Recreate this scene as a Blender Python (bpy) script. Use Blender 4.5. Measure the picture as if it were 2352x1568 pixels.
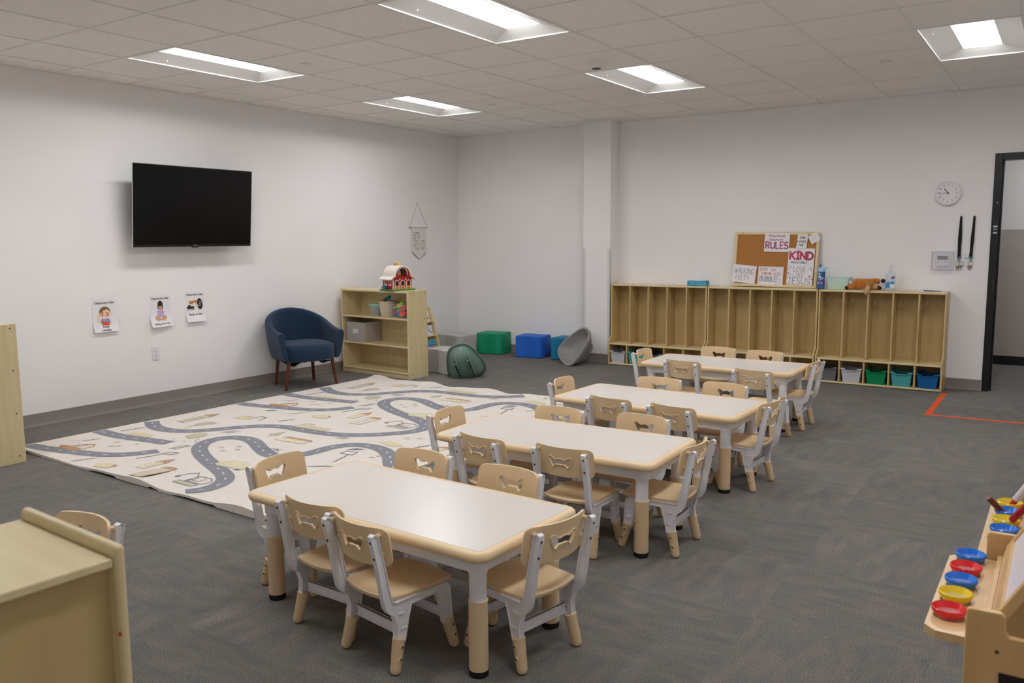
import bpy, bmesh, math, random
from mathutils import Matrix, Vector
random.seed(7)
PI = math.pi
D = bpy.data
SC = bpy.context.scene
COL = SC.collection
for o in list(D.objects):
    D.objects.remove(o, do_unlink=True)

# ------------------------------------------------------------------ camera, world, exposure
def make_camera():
    yaw, pit, rol = -0.58689, -0.12228, -0.00726
    f = Vector((math.sin(yaw)*math.cos(pit), math.cos(yaw)*math.cos(pit), math.sin(pit)))
    r = f.cross(Vector((0, 0, 1))).normalized()
    u = r.cross(f)
    c, s = math.cos(rol), math.sin(rol)
    r2, u2 = c*r + s*u, -s*r + c*u
    cam = D.cameras.new('camera')
    cam.sensor_width = 36.0
    cam.lens = 1917.0*36.0/2352.0
    cam.clip_start = 0.02
    cam.dof.use_dof = True
    cam.dof.focus_distance = 5.2
    cam.dof.aperture_fstop = 5.6
    ob = D.objects.new('camera', cam)
    COL.objects.link(ob)
    M = Matrix((r2, u2, -f)).transposed().to_4x4()
    M.translation = Vector((6.4123, -3.6613, 1.4508))
    ob.matrix_world = M
    SC.camera = ob
make_camera()

W = D.worlds.new('world'); SC.world = W; W.use_nodes = True
W.node_tree.nodes['Background'].inputs[0].default_value = (0.9, 0.95, 1.0, 1)
W.node_tree.nodes['Background'].inputs[1].default_value = 0.02
SC.view_settings.view_transform = 'Standard'
SC.view_settings.look = 'None'
SC.view_settings.gamma = 1.0
SC.view_settings.use_curve_mapping = False
SC.view_settings.exposure = 2.1
LIGHT_WATTS = 6.2          # radiance of the fixtures' lenses
SC.cycles.max_bounces = 10
SC.cycles.diffuse_bounces = 6
SC.cycles.sample_clamp_indirect = 6.0

# ------------------------------------------------------------------ materials
def lin(c):
    out = []
    for v in c[:3]:
        v /= 255.0
        out.append(v/12.92 if v <= 0.04045 else ((v+0.055)/1.055)**2.4)
    return (*out, 1.0)
MATS = {}
def mat(name, rgb, rough=0.6, spec=0.4, metal=0.0, var=0.06, scale=6.0, bump=0.0, bscale=200.0, stretch=(1, 1, 1),
        emit=0.0, alpha=1.0, trans=0.0, coat=0.0, sheen=0.0, rgb2=None, coord='Object'):
    if name in MATS:
        return MATS[name]
    m = D.materials.new(name); m.use_nodes = True
    nt = m.node_tree; N = nt.nodes; L = nt.links
    b = N['Principled BSDF']
    b.inputs['Roughness'].default_value = rough
    b.inputs['Metallic'].default_value = metal
    b.inputs['Specular IOR Level'].default_value = spec
    b.inputs['Coat Weight'].default_value = coat
    b.inputs['Coat Roughness'].default_value = 0.15
    b.inputs['Transmission Weight'].default_value = trans
    b.inputs['Alpha'].default_value = alpha
    if sheen:
        b.inputs['Sheen Weight'].default_value = sheen
    tc = N.new('ShaderNodeTexCoord'); mp = N.new('ShaderNodeMapping')
    mp.inputs['Scale'].default_value = stretch
    L.new(tc.outputs[coord], mp.inputs['Vector'])
    nz = N.new('ShaderNodeTexNoise'); nz.inputs['Scale'].default_value = scale; nz.inputs['Detail'].default_value = 4.0
    L.new(mp.outputs[0], nz.inputs['Vector'])
    cr = N.new('ShaderNodeValToRGB')
    c = lin(rgb)
    if rgb2 is None:
        lo = tuple(max(0, x*(1-var)) for x in c[:3]) + (1,)
        hi = tuple(min(1, x*(1+var)) for x in c[:3]) + (1,)
    else:
        lo, hi = lin(rgb2), c
    cr.color_ramp.elements[0].position = 0.3; cr.color_ramp.elements[0].color = lo
    cr.color_ramp.elements[1].position = 0.7; cr.color_ramp.elements[1].color = hi
    L.new(nz.outputs['Fac'], cr.inputs['Fac'])
    L.new(cr.outputs['Color'], b.inputs['Base Color'])
    if emit:
        L.new(cr.outputs['Color'], b.inputs['Emission Color'])
        b.inputs['Emission Strength'].default_value = emit
    if bump:
        n2 = N.new('ShaderNodeTexNoise'); n2.inputs['Scale'].default_value = bscale; n2.inputs['Detail'].default_value = 2.0
        L.new(tc.outputs[coord], n2.inputs['Vector'])
        bp = N.new('ShaderNodeBump'); bp.inputs['Strength'].default_value = bump; bp.inputs['Distance'].default_value = 0.004
        L.new(n2.outputs['Fac'], bp.inputs['Height']); L.new(bp.outputs[0], b.inputs['Normal'])
    MATS[name] = m
    return m

def wood(name, c1, c2, rough=0.38, stretch=(14, 14, 1.2)):
    return mat(name, c1, rough=rough, spec=0.4, rgb2=c2, scale=2.2, stretch=stretch, coat=0.06)

def carpet_mat():
    m = D.materials.new('carpet'); m.use_nodes = True
    nt = m.node_tree; N = nt.nodes; L = nt.links; b = N['Principled BSDF']
    b.inputs['Roughness'].default_value = 0.95; b.inputs['Specular IOR Level'].default_value = 0.1
    tc = N.new('ShaderNodeTexCoord')
    def noise(scale, st, detail=4):
        mp = N.new('ShaderNodeMapping'); mp.inputs['Scale'].default_value = st; L.new(tc.outputs['Object'], mp.inputs['Vector'])
        n = N.new('ShaderNodeTexNoise'); n.inputs['Scale'].default_value = scale; n.inputs['Detail'].default_value = detail
        L.new(mp.outputs[0], n.inputs['Vector']); return n
    # quarter-turn planks: streaks run along y in some tiles and along x in others
    ch = N.new('ShaderNodeTexChecker'); ch.inputs['Scale'].default_value = 1.0/0.61
    L.new(tc.outputs['Object'], ch.inputs['Vector'])
    na = noise(1.0, (5, 17, 1), 9); nb = noise(1.0, (17, 5, 1), 9)
    mx = N.new('ShaderNodeMix'); mx.data_type = 'FLOAT'
    L.new(ch.outputs['Fac'], mx.inputs[0]); L.new(na.outputs['Fac'], mx.inputs[2]); L.new(nb.outputs['Fac'], mx.inputs[3])
    cr = N.new('ShaderNodeValToRGB')
    e = cr.color_ramp.elements
    e[0].position = 0.3; e[0].color = lin((105, 104, 104))
    e[1].position = 0.72; e[1].color = lin((123, 118, 110))
    k = e.new(0.5); k.color = lin((114, 110, 105))
    L.new(mx.outputs[0], cr.inputs['Fac'])
    fine = noise(260.0, (1, 1, 1), 3)
    cr2 = N.new('ShaderNodeValToRGB'); cr2.color_ramp.elements[0].position = 0.3; cr2.color_ramp.elements[0].color = (0.3, 0.3, 0.31, 1)
    cr2.color_ramp.elements[1].position = 0.72; cr2.color_ramp.elements[1].color = (1.75, 1.75, 1.74, 1)
    L.new(fine.outputs['Fac'], cr2.inputs['Fac'])
    mm = N.new('ShaderNodeMix'); mm.data_type = 'RGBA'; mm.blend_type = 'MULTIPLY'; mm.inputs[0].default_value = 1.0
    L.new(cr.outputs['Color'], mm.inputs[6]); L.new(cr2.outputs['Color'], mm.inputs[7])
    sn = N.new('ShaderNodeVectorMath'); sn.operation = 'SNAP'; sn.inputs[1].default_value = (0.61, 0.61, 10.0); L.new(tc.outputs['Object'], sn.inputs[0])
    wn = N.new('ShaderNodeTexWhiteNoise'); L.new(sn.outputs[0], wn.inputs['Vector'])
    mr = N.new('ShaderNodeMapRange'); mr.inputs[3].default_value = 0.93; mr.inputs[4].default_value = 1.07; L.new(wn.outputs['Value'], mr.inputs[0])
    m2 = N.new('ShaderNodeMix'); m2.data_type = 'RGBA'; m2.blend_type = 'MULTIPLY'; m2.inputs[0].default_value = 1.0
    L.new(mm.outputs[2], m2.inputs[6]); L.new(mr.outputs[0], m2.inputs[7])
    L.new(m2.outputs[2], b.inputs['Base Color'])
    bp = N.new('ShaderNodeBump'); bp.inputs['Strength'].default_value = 0.6; bp.inputs['Distance'].default_value = 0.004
    L.new(fine.outputs['Fac'], bp.inputs['Height']); L.new(bp.outputs[0], b.inputs['Normal'])
    return m

def tile_mat():
    m = D.materials.new('ceiling_tile'); m.use_nodes = True
    nt = m.node_tree; N = nt.nodes; L = nt.links; b = N['Principled BSDF']
    b.inputs['Roughness'].default_value = 0.95; b.inputs['Specular IOR Level'].default_value = 0.1
    tc = N.new('ShaderNodeTexCoord')
    n = N.new('ShaderNodeTexNoise'); n.inputs['Scale'].default_value = 150.0; n.inputs['Detail'].default_value = 3.0
    L.new(tc.outputs['Object'], n.inputs['Vector'])
    cr = N.new('ShaderNodeValToRGB'); e = cr.color_ramp.elements
    e[0].position = 0.3; e[0].color = lin((214, 210, 205)); e[1].position = 0.44; e[1].color = lin((242, 239, 235))
    L.new(n.outputs['Fac'], cr.inputs['Fac']); L.new(cr.outputs['Color'], b.inputs['Base Color'])
    return m

M_WALL = mat('wall_paint', (238, 235, 234), rough=0.75, spec=0.25, var=0.012, scale=1.5, bump=0.06, bscale=120)
M_CARPET = carpet_mat()
M_TILE = tile_mat()
M_TBAR = mat('grid_metal', (232, 229, 225), rough=0.5, var=0.01)
M_BASE = mat('rubber_base', (138, 129, 124), rough=0.55, var=0.03)
M_BLACK = mat('black_paint', (22, 22, 23), rough=0.4, var=0.03)
M_STEEL = mat('steel', (200, 200, 200), rough=0.25, metal=1.0, var=0.03)
M_DARKSTEEL = mat('dark_screw', (120, 108, 92), rough=0.4, metal=0.7, var=0.03)
M_HOLE = mat('hole_dark', (58, 54, 58), rough=0.6)
M_BOLT = mat('bolt_metal', (190, 172, 146), rough=0.35, metal=0.45, var=0.03)
M_MAPLE = wood('maple', (220, 203, 160), (211, 192, 147))
M_MAPLE_H = wood('maple_long', (222, 204, 160), (212, 193, 147), stretch=(1.2, 14, 14))
M_LOCK = wood('locker_birch', (208, 182, 130), (196, 168, 114))
M_LOCKE = wood('locker_edge', (226, 207, 162), (217, 196, 148), stretch=(1.2, 14, 14))
M_BEIGE = mat('beige_plastic', (227, 199, 158), rough=0.42, spec=0.45, var=0.03, scale=3)
M_WPLAST = mat('white_plastic', (226, 225, 229), rough=0.4, spec=0.45, var=0.015)
M_LAMI = mat('white_laminate', (220, 213, 206), rough=0.26, spec=0.5, var=0.01, scale=2)
M_RUBBER = mat('black_rubber', (16, 16, 17), rough=0.6, var=0.05)
M_PAPER = mat('white_paper', (232, 228, 230), rough=0.7, var=0.012)
M_INK = mat('black_ink', (38, 36, 40), rough=0.7, var=0.05)

# ------------------------------------------------------------------ mesh builder
class MB:
    def __init__(s):
        s.v, s.f, s.m = [], [], []
    def add(s, vs, fs, mi=0, M=None):
        o = len(s.v)
        for p in vs:
            p = Vector(p)
            s.v.append(M @ p if M is not None else p)
        for f in fs:
            s.f.append([i+o for i in f]); s.m.append(mi)
        return s
    def box(s, x0, x1, y0, y1, z0, z1, mi=0, M=None):
        vs = [(x0,y0,z0),(x1,y0,z0),(x1,y1,z0),(x0,y1,z0),(x0,y0,z1),(x1,y0,z1),(x1,y1,z1),(x0,y1,z1)]
        fs = [(0,3,2,1),(4,5,6,7),(0,1,5,4),(1,2,6,5),(2,3,7,6),(3,0,4,7)]
        return s.add(vs, fs, mi, M)
    def prism(s, poly, z0, z1, mi=0, M=None, mi_top=None):
        n = len(poly)
        if sum(poly[i][0]*poly[(i+1)%n][1]-poly[(i+1)%n][0]*poly[i][1] for i in range(n)) < 0:
            poly = poly[::-1]
        vs = [(x,y,z0) for x,y in poly]+[(x,y,z1) for x,y in poly]
        s.add(vs, [tuple(range(n-1,-1,-1))]+[(i,(i+1)%n,n+(i+1)%n,n+i) for i in range(n)], mi, M)
        k = len(s.v)
        s.f.append(list(range(k-n, k))); s.m.append(mi if mi_top is None else mi_top)
        return s
    def flat(s, poly, z=0.0, mi=0, M=None):
        n = len(poly)
        if sum(poly[i][0]*poly[(i+1)%n][1]-poly[(i+1)%n][0]*poly[i][1] for i in range(n)) < 0:
            poly = poly[::-1]
        return s.add([(x,y,z) for x,y in poly], [tuple(range(n))], mi, M)
    def tube(s, pts, r, n=8, mi=0, M=None, closed=False, sx=1.0, up=None):
        pts = [Vector(p) for p in pts]; k = len(pts)
        rs = r if isinstance(r, (list, tuple)) else [r]*k
        vs = []; prev = None
        for i, p in enumerate(pts):
            a = pts[(i-1) % k] if (closed or i > 0) else p
            b = pts[(i+1) % k] if (closed or i < k-1) else p
            t = (b-a)
            t = t.normalized() if t.length > 1e-9 else Vector((0,0,1))
            if prev is None:
                h = Vector(up) if up is not None else (Vector((0,0,1)) if abs(t.z) < 0.9 else Vector((1,0,0)))
                u = (h - t*h.dot(t)).normalized()
            else:
                u = (prev - t*prev.dot(t))
                u = u.normalized() if u.length > 1e-6 else prev
            prev = u; w = t.cross(u)
            for j in range(n):
                q = 2*PI*j/n
                vs.append(p + u*math.cos(q)*rs[i] + w*math.sin(q)*rs[i]*sx)
        fs = []
        m = k if closed else k-1
        for i in range(m):
            for j in range(n):
                a, b = i*n+j, i*n+(j+1) % n
                c, d = ((i+1) % k)*n+(j+1) % n, ((i+1) % k)*n+j
                fs.append((a,b,c,d))
        if not closed:
            fs.append(tuple(range(n-1,-1,-1))); fs.append(tuple(range((k-1)*n, k*n)))
        return s.add(vs, fs, mi, M)
    def lathe(s, prof, n=24, mi=0, M=None, cap0=True, cap1=True, sy=1.0):
        vs = [(r*math.cos(2*PI*j/n), sy*r*math.sin(2*PI*j/n), z) for r, z in prof for j in range(n)]
        fs = []
        for i in range(len(prof)-1):
            for j in range(n):
                fs.append((i*n+j, i*n+(j+1) % n, (i+1)*n+(j+1) % n, (i+1)*n+j))
        if cap0: fs.append(tuple(range(n-1,-1,-1)))
        if cap1: fs.append(tuple(range((len(prof)-1)*n, len(prof)*n)))
        return s.add(vs, fs, mi, M)
    def ell(s, c, r, n=16, k=10, mi=0, M=None):
        prof = []
        for i in range(k+1):
            a = -PI/2 + PI*i/k
            prof.append((max(1e-4, math.cos(a)), math.sin(a)))
        T = Matrix.Translation(Vector(c)) @ Matrix.Diagonal((*r, 1))
        return s.lathe(prof, n, mi, (M @ T) if M is not None else T)
    def loft(s, rings, mi=0, M=None, cap=True):
        n = len(rings[0]); vs = [p for r in rings for p in r]; fs = []
        for i in range(len(rings)-1):
            for j in range(n):
                fs.append((i*n+j, i*n+(j+1) % n, (i+1)*n+(j+1) % n, (i+1)*n+j))
        if cap:
            fs.append(tuple(range(n-1,-1,-1))); fs.append(tuple(range((len(rings)-1)*n, len(rings)*n)))
        return s.add(vs, fs, mi, M)
    def build(s, name, mats, parent=None, bevel=0.0, seg=2, sub=0, ang=38, fix=False):
        me = D.meshes.new(name)
        me.from_pydata([tuple(p) for p in s.v], [], s.f)
        mats = mats if isinstance(mats, (list, tuple)) else [mats]
        for m in mats: me.materials.append(m)
        me.polygons.foreach_set('material_index', s.m)
        me.polygons.foreach_set('use_smooth', [True]*len(s.f))
        me.update()
        if fix:
            bm = bmesh.new(); bm.from_mesh(me); bmesh.ops.recalc_face_normals(bm, faces=bm.faces); bm.to_mesh(me); bm.free()
        me.set_sharp_from_angle(angle=math.radians(ang))
        o = D.objects.new(name, me); COL.objects.link(o)
        if parent is not None: o.parent = parent
        if bevel:
            bv = o.modifiers.new('bevel', 'BEVEL'); bv.width = bevel; bv.segments = seg; bv.limit_method = 'ANGLE'
            bv.angle_limit = math.radians(40); bv.harden_normals = True
        if sub:
            ss = o.modifiers.new('sub', 'SUBSURF'); ss.levels = sub; ss.render_levels = sub
        return o

def tag(o, label, cat, group=None, kind=None):
    o['label'] = label; o['category'] = cat
    if group: o['group'] = group
    if kind: o['kind'] = kind
    return o
def thing(name, label, cat, loc=(0,0,0), rz=0.0, group=None):
    o = D.objects.new(name, None); COL.objects.link(o)
    o.empty_display_size = 0.1
    o.location = loc; o.rotation_euler = (0, 0, rz)
    return tag(o, label, cat, group)
def struct(o):
    o['kind'] = 'structure'; return o
def dup(root, loc, rz, label, group=None):
    r = root.copy(); COL.objects.link(r); r.location = loc; r.rotation_euler = (0, 0, rz); r['label'] = label
    if group: r['group'] = group
    for ch in list(root.children):
        c = ch.copy(); COL.objects.link(c); c.parent = r
        for g in list(ch.children):
            d = g.copy(); COL.objects.link(d); d.parent = c
    return r

def rrect(w, h, r, n=6, cx=0.0, cy=0.0):
    pts = []
    for (sx, sy, a0) in ((1,1,0),(-1,1,90),(-1,-1,180),(1,-1,270)):
        for i in range(n+1):
            a = math.radians(a0+90*i/n)
            pts.append((cx+sx*(w/2-r)+r*math.cos(a), cy+sy*(h/2-r)+r*math.sin(a)))
    return pts
def circle(cx, cy, r, n=20, ry=None):
    ry = r if ry is None else ry
    return [(cx+r*math.cos(2*PI*i/n), cy+ry*math.sin(2*PI*i/n)) for i in range(n)]
def spline(pts, k=6, closed=False):
    n = len(pts); out = []
    pts = [Vector(p) for p in pts]
    rng = range(n if closed else n-1)
    for i in rng:
        g = (lambda j: pts[j % n]) if closed else (lambda j: pts[min(max(j, 0), n-1)])
        p0, p1, p2, p3 = g(i-1), g(i), g(i+1), g(i+2)
        for j in range(k):
            t = j/k
            out.append(0.5*((2*p1)+(p2-p0)*t+(2*p0-5*p1+4*p2-p3)*t*t+(3*p1-p0-3*p2+p3)*t**3))
    if not closed: out.append(pts[-1])
    return out
def line_strip(pts, w):
    """flat quads along a polyline"""
    quads = []
    for a, b in zip(pts[:-1], pts[1:]):
        dx, dy = b[0]-a[0], b[1]-a[1]; l = math.hypot(dx, dy)
        if l < 1e-6: continue
        dx, dy = dx/l, dy/l; nx, ny = -dy*w/2, dx*w/2; ex, ey = dx*w*0.3, dy*w*0.3
        quads.append([(a[0]-ex+nx, a[1]-ey+ny), (a[0]-ex-nx, a[1]-ey-ny), (b[0]+ex-nx, b[1]+ey-ny), (b[0]+ex+nx, b[1]+ey+ny)])
    return quads
# printed text -> flat polygons
_tc = {}
def text_polys(body, size, align='CENTER'):
    key = (body, size, align)
    if key in _tc: return _tc[key]
    cu = D.curves.new('text', 'FONT'); cu.body = body; cu.size = size; cu.align_x = align; cu.resolution_u = 3
    ob = D.objects.new('text', cu); COL.objects.link(ob)
    me = ob.to_mesh()
    vs = [(v.co.x, v.co.y) for v in me.vertices]; fs = [tuple(p.vertices) for p in me.polygons]
    ob.to_mesh_clear(); D.objects.remove(ob); D.curves.remove(cu)
    _tc[key] = (vs, fs); return vs, fs
def add_text(mb, body, size, x, y, z, mi, M=None, align='CENTER', bold=0.0, sx=1.0):
    vs, fs = text_polys(body, size, align)
    offs = [(0, 0)] if not bold else [(-bold, 0), (bold, 0), (0, bold), (0, -bold)]
    for i, (dx, dy) in enumerate(offs):
        mb.add([(x+a*sx+dx, y+b+dy, z+0.00003*i) for a, b in vs], fs, mi, M)
def arc(cx, cy, rx, ry, a0, a1, n=10):
    return [(cx+rx*math.cos(math.radians(a0+(a1-a0)*i/n)), cy+ry*math.sin(math.radians(a0+(a1-a0)*i/n))) for i in range(n+1)]
# hand-drawn capitals as pen strokes in a 0..w x 0..1 cell
GL = {
 'A': (.7, [[(0,0),(.35,1),(.7,0)],[(.13,.35),(.57,.35)]]),
 'B': (.6, [[(0,0),(0,1)],[(0,1)]+arc(.25,.76,.28,.24,90,-90)+[(0,.52)],[(0,.52)]+arc(.28,.26,.32,.26,90,-90)+[(0,0)]]),
 'D': (.65, [[(0,0),(0,1)],[(0,1)]+arc(.15,.5,.5,.5,90,-90,14)+[(0,0)]]),
 'E': (.5, [[(.5,1),(0,1),(0,0),(.5,0)],[(0,.52),(.42,.52)]]),
 'F': (.5, [[(.5,1),(0,1),(0,0)],[(0,.52),(.42,.52)]]),
 'G': (.7, [arc(.37,.5,.37,.5,50,330,16)+[(.7,.42),(.42,.42)]]),
 'I': (.3, [[(.15,0),(.15,1)],[(0,1),(.3,1)],[(0,0),(.3,0)]]),
 'J': (.6, [[(.2,1),(.6,1)],[(.42,1)]+[(.42,.25)]+arc(.21,.25,.21,.25,0,-160,10)]),
 'K': (.6, [[(0,0),(0,1)],[(.58,1),(0,.45)],[(.15,.6),(.6,0)]]),
 'L': (.5, [[(0,1),(0,0),(.5,0)]]),
 'M': (.8, [[(0,0),(.08,1),(.4,.3),(.72,1),(.8,0)]]),
 'N': (.65, [[(0,0),(0,1),(.65,0),(.65,1)]]),
 'O': (.7, [arc(.35,.5,.35,.5,90,450,20)]),
 'P': (.55, [[(0,0),(0,1)],[(0,1)]+arc(.25,.74,.3,.26,90,-90)+[(0,.48)]]),
 'R': (.6, [[(0,0),(0,1)],[(0,1)]+arc(.25,.74,.3,.26,90,-90)+[(0,.48)],[(.25,.48),(.6,0)]]),
 'S': (.55, [arc(.28,.75,.26,.25,30,260,12)+arc(.27,.25,.28,.26,80,-150,12)]),
 'T': (.65, [[(0,1),(.65,1)],[(.32,1),(.32,0)]]),
 'U': (.62, [[(0,1),(0,.3)]+arc(.31,.3,.31,.3,180,360,10)+[(.62,1)]]),
 'V': (.65, [[(0,1),(.32,0),(.65,1)]]),
 'W': (.95, [[(0,1),(.25,0),(.47,.75),(.7,0),(.95,1)]]),
 '!': (.1, [[(.05,1),(.05,.3)],[(.05,.08),(.05,0)]]),
 "'": (.1, [[(.06,1),(.03,.78)]]),
 ' ': (.4, []),
}
def pen(mb, body, x, y, h, w, pw, z, mi, M=None, slant=0.0, wob=0.0):
    """capitals drawn with a pen of width pw, baseline-left at x,y, height h, filling width w"""
    tot = sum(GL[c][0]+0.22 for c in body)-0.22
    k = w/tot; cx = x; rr = random.Random(body)
    for c in body:
        gw, st = GL[c]; dy = rr.uniform(-wob, wob)*h
        for pl in st:
            P = [(cx+px*k+slant*py*h, y+dy+py*h) for px, py in pl]
            for q in line_strip(P, pw): mb.flat(q, z, mi, M)
        cx += (gw+0.22)*k
# ------------------------------------------------------------------ the room
H = 2.7754; U = 0.6096; XW = -0.3405; YW = 5.2305; XE = 7.05; YF = -4.05
fl = MB().box(XW-0.2, XE+0.2, YF-0.2, 9.4, -0.06, 0.0).build('floor', M_CARPET); struct(fl)
FIX = [(i, j) for i in (1, 5, 9) for j in (4, 0, -4)]          # troffers: one tile wide in x, two long in y
taken = {(i, j+k) for i, j in FIX for k in (0, 1)}
def cuts(lo, hi):
    a = [lo]; i = math.ceil(lo/U+1e-6)
    while i*U < hi-1e-6: a.append(i*U); i += 1
    return a+[hi]
cx_, cy_ = cuts(XW, XE), cuts(YF, YW)
ce = MB(); tb = MB()
for a, b in zip(cx_[:-1], cx_[1:]):
    for c, d in zip(cy_[:-1], cy_[1:]):
        if (math.floor((a+b)/2/U), math.floor((c+d)/2/U)) in taken: continue
        ce.box(a, b, c, d, H, H+0.015)
ce.build('ceiling', M_TILE)['kind'] = 'structure'
for x in cx_[1:-1]:
    i = round(x/U); y0 = YF
    tb.box(x-0.007, x+0.007, YF, YW, H-0.005, H-0.0005)
for y in cy_[1:-1]:
    j = round(y/U)
    for a, b in zip(cx_[:-1], cx_[1:]):
        c = math.floor((a+b)/2/U)
        if (c, j) in taken and (c, j-1) in taken: continue
        tb.box(a+0.007, b-0.007, y-0.007, y+0.007, H-0.0045, H-0.0005)
wa = 0.02
tb.box(XW, XE, YW-wa, YW, H-0.004, H-0.0005); tb.box(XW, XW+wa, YF, YW-wa, H-0.004, H-0.0005)
struct(tb.build('trim_1', M_TBAR))
DX0, DX1, DH = 5.855, 6.80, 2.135
wb = MB()
wb.box(XW-0.15, DX0, YW, YW+0.14, 0, H+0.1); wb.box(DX1, XE+0.15, YW, YW+0.14, 0, H+0.1); wb.box(DX0, DX1, YW, YW+0.14, DH, H+0.1)
struct(wb.build('wall_back', M_WALL))
struct(MB().box(XW-0.15, XW, YF-0.15, YW, 0, H+0.1).build('wall_left', M_WALL))
struct(MB().box(XE, XE+0.15, YF-0.15, YW, 0, H+0.1).build('wall_right', M_WALL))
struct(MB().box(XW, XE, YF-0.15, YF, 0, H+0.1).build('wall_front', M_WALL))
# pier on the back wall with low metal corner guards
CX0, CX1, CY = 1.655, 2.005, 5.02
struct(MB().box(CX0, CX1, CY, YW, 0, H).build('wall_pier', M_WALL, bevel=0.003))
cg = MB()
for x, s in ((CX0, 1), (CX1, -1)):
    cg.box(x-0.002*s if s > 0 else x-0.03, x+0.03 if s > 0 else x+0.002, CY-0.002, CY-0.0002, 0.1, 1.33)
    cg.box(x-0.002 if s > 0 else x+0.0002, x-0.0002 if s > 0 else x+0.002, CY-0.002, CY+0.03, 0.1, 1.33)
struct(cg.build('trim_2', mat('guard', (214, 212, 210), rough=0.35, var=0.01)))
def base_profile():
    return [(0, 0), (0.012, 0), (0.007, 0.012), (0.004, 0.03), (0.003, 0.1), (0, 0.102)]
def baseboard(name, segs):
    mb = MB()
    for (x0, y0, x1, y1) in segs:          # wall on the left of the direction of travel
        d = Vector((x1-x0, y1-y0, 0)); l = d.length; d.normalize(); n = Vector((d.y, -d.x, 0))
        M = Matrix(((n.x, 0, d.x, x0), (n.y, 0, d.y, y0), (0, 1, 0, 0), (0, 0, 0, 1)))
        mb.prism(base_profile(), 0, l, 0, M)
    return struct(mb.build(name, M_BASE, fix=True))
baseboard('baseboard_left', [(XW, YF, XW, YW)])
baseboard('baseboard_back', [(XW, YW, CX0, YW), (CX0, YW, CX0, CY), (CX0-0.004, CY, CX1+0.004, CY), (CX1, CY, CX1, YW), (CX1, YW, DX0-0.06, YW)])
baseboard('baseboard_right', [(XE, YW, XE, YF)])
# black steel door frame and the hallway beyond
df = MB()
df.box(DX0-0.055, DX0+0.004, YW-0.012, YW+0.152, 0, DH+0.055); df.box(DX1-0.004, DX1+0.055, YW-0.012, YW+0.152, 0, DH+0.055)
df.box(DX0+0.004, DX1-0.004, YW-0.012, YW+0.152, DH-0.004, DH+0.055)
df.box(DX0+0.004, DX0+0.02, YW+0.05, YW+0.1, 0, DH-0.004)
door = struct(df.build('door_1', M_BLACK, bevel=0.003))
sp = MB()
for z0, z1 in ((1.522, 1.540), (1.502, 1.510), (1.466, 1.482)):
    sp.box(DX0-0.036, DX0-0.004, YW-0.0155, YW-0.0118, z0, z1)
sp.box(DX0-0.02, DX0-0.01, YW-0.0155, YW-0.0118, 1.742, 1.75)
sp.build('strike_plate', M_STEEL, door)
MB().box(DX0-0.016, DX0-0.006, YW-0.0165, YW-0.0118, 0.94, 1.05).build('latch_plate', mat('dull_metal', (70, 70, 72), rough=0.4, metal=0.8), door)
HY = 7.2
M_HALLG = mat('grey_wainscot', (182, 174, 167), rough=0.8, var=0.02, bump=0.2, bscale=60)
hw = MB(); hw.box(3.5, 8.6, HY, HY+0.1, 1.515, H+0.1, 0); hw.box(3.5, 8.6, HY-0.004, HY+0.1, 0, 1.515, 1)
struct(hw.build('wall_hall', [M_WALL, M_HALLG]))
he = MB(); he.box(3.4, 3.5, YW+0.14, HY, 0, H+0.1); he.box(8.6, 8.7, YW+0.14, HY, 0, H+0.1)
struct(he.build('wall_hall_ends', M_WALL))
struct(MB().box(3.4, 8.7, YW+0.14, HY+0.1, H, H+0.05).build('ceiling_hall', M_TILE))
struct(MB().box(3.5, 8.6, HY-0.012, HY-0.004, 0, 0.1).build('baseboard_hall', M_BLACK))

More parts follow.
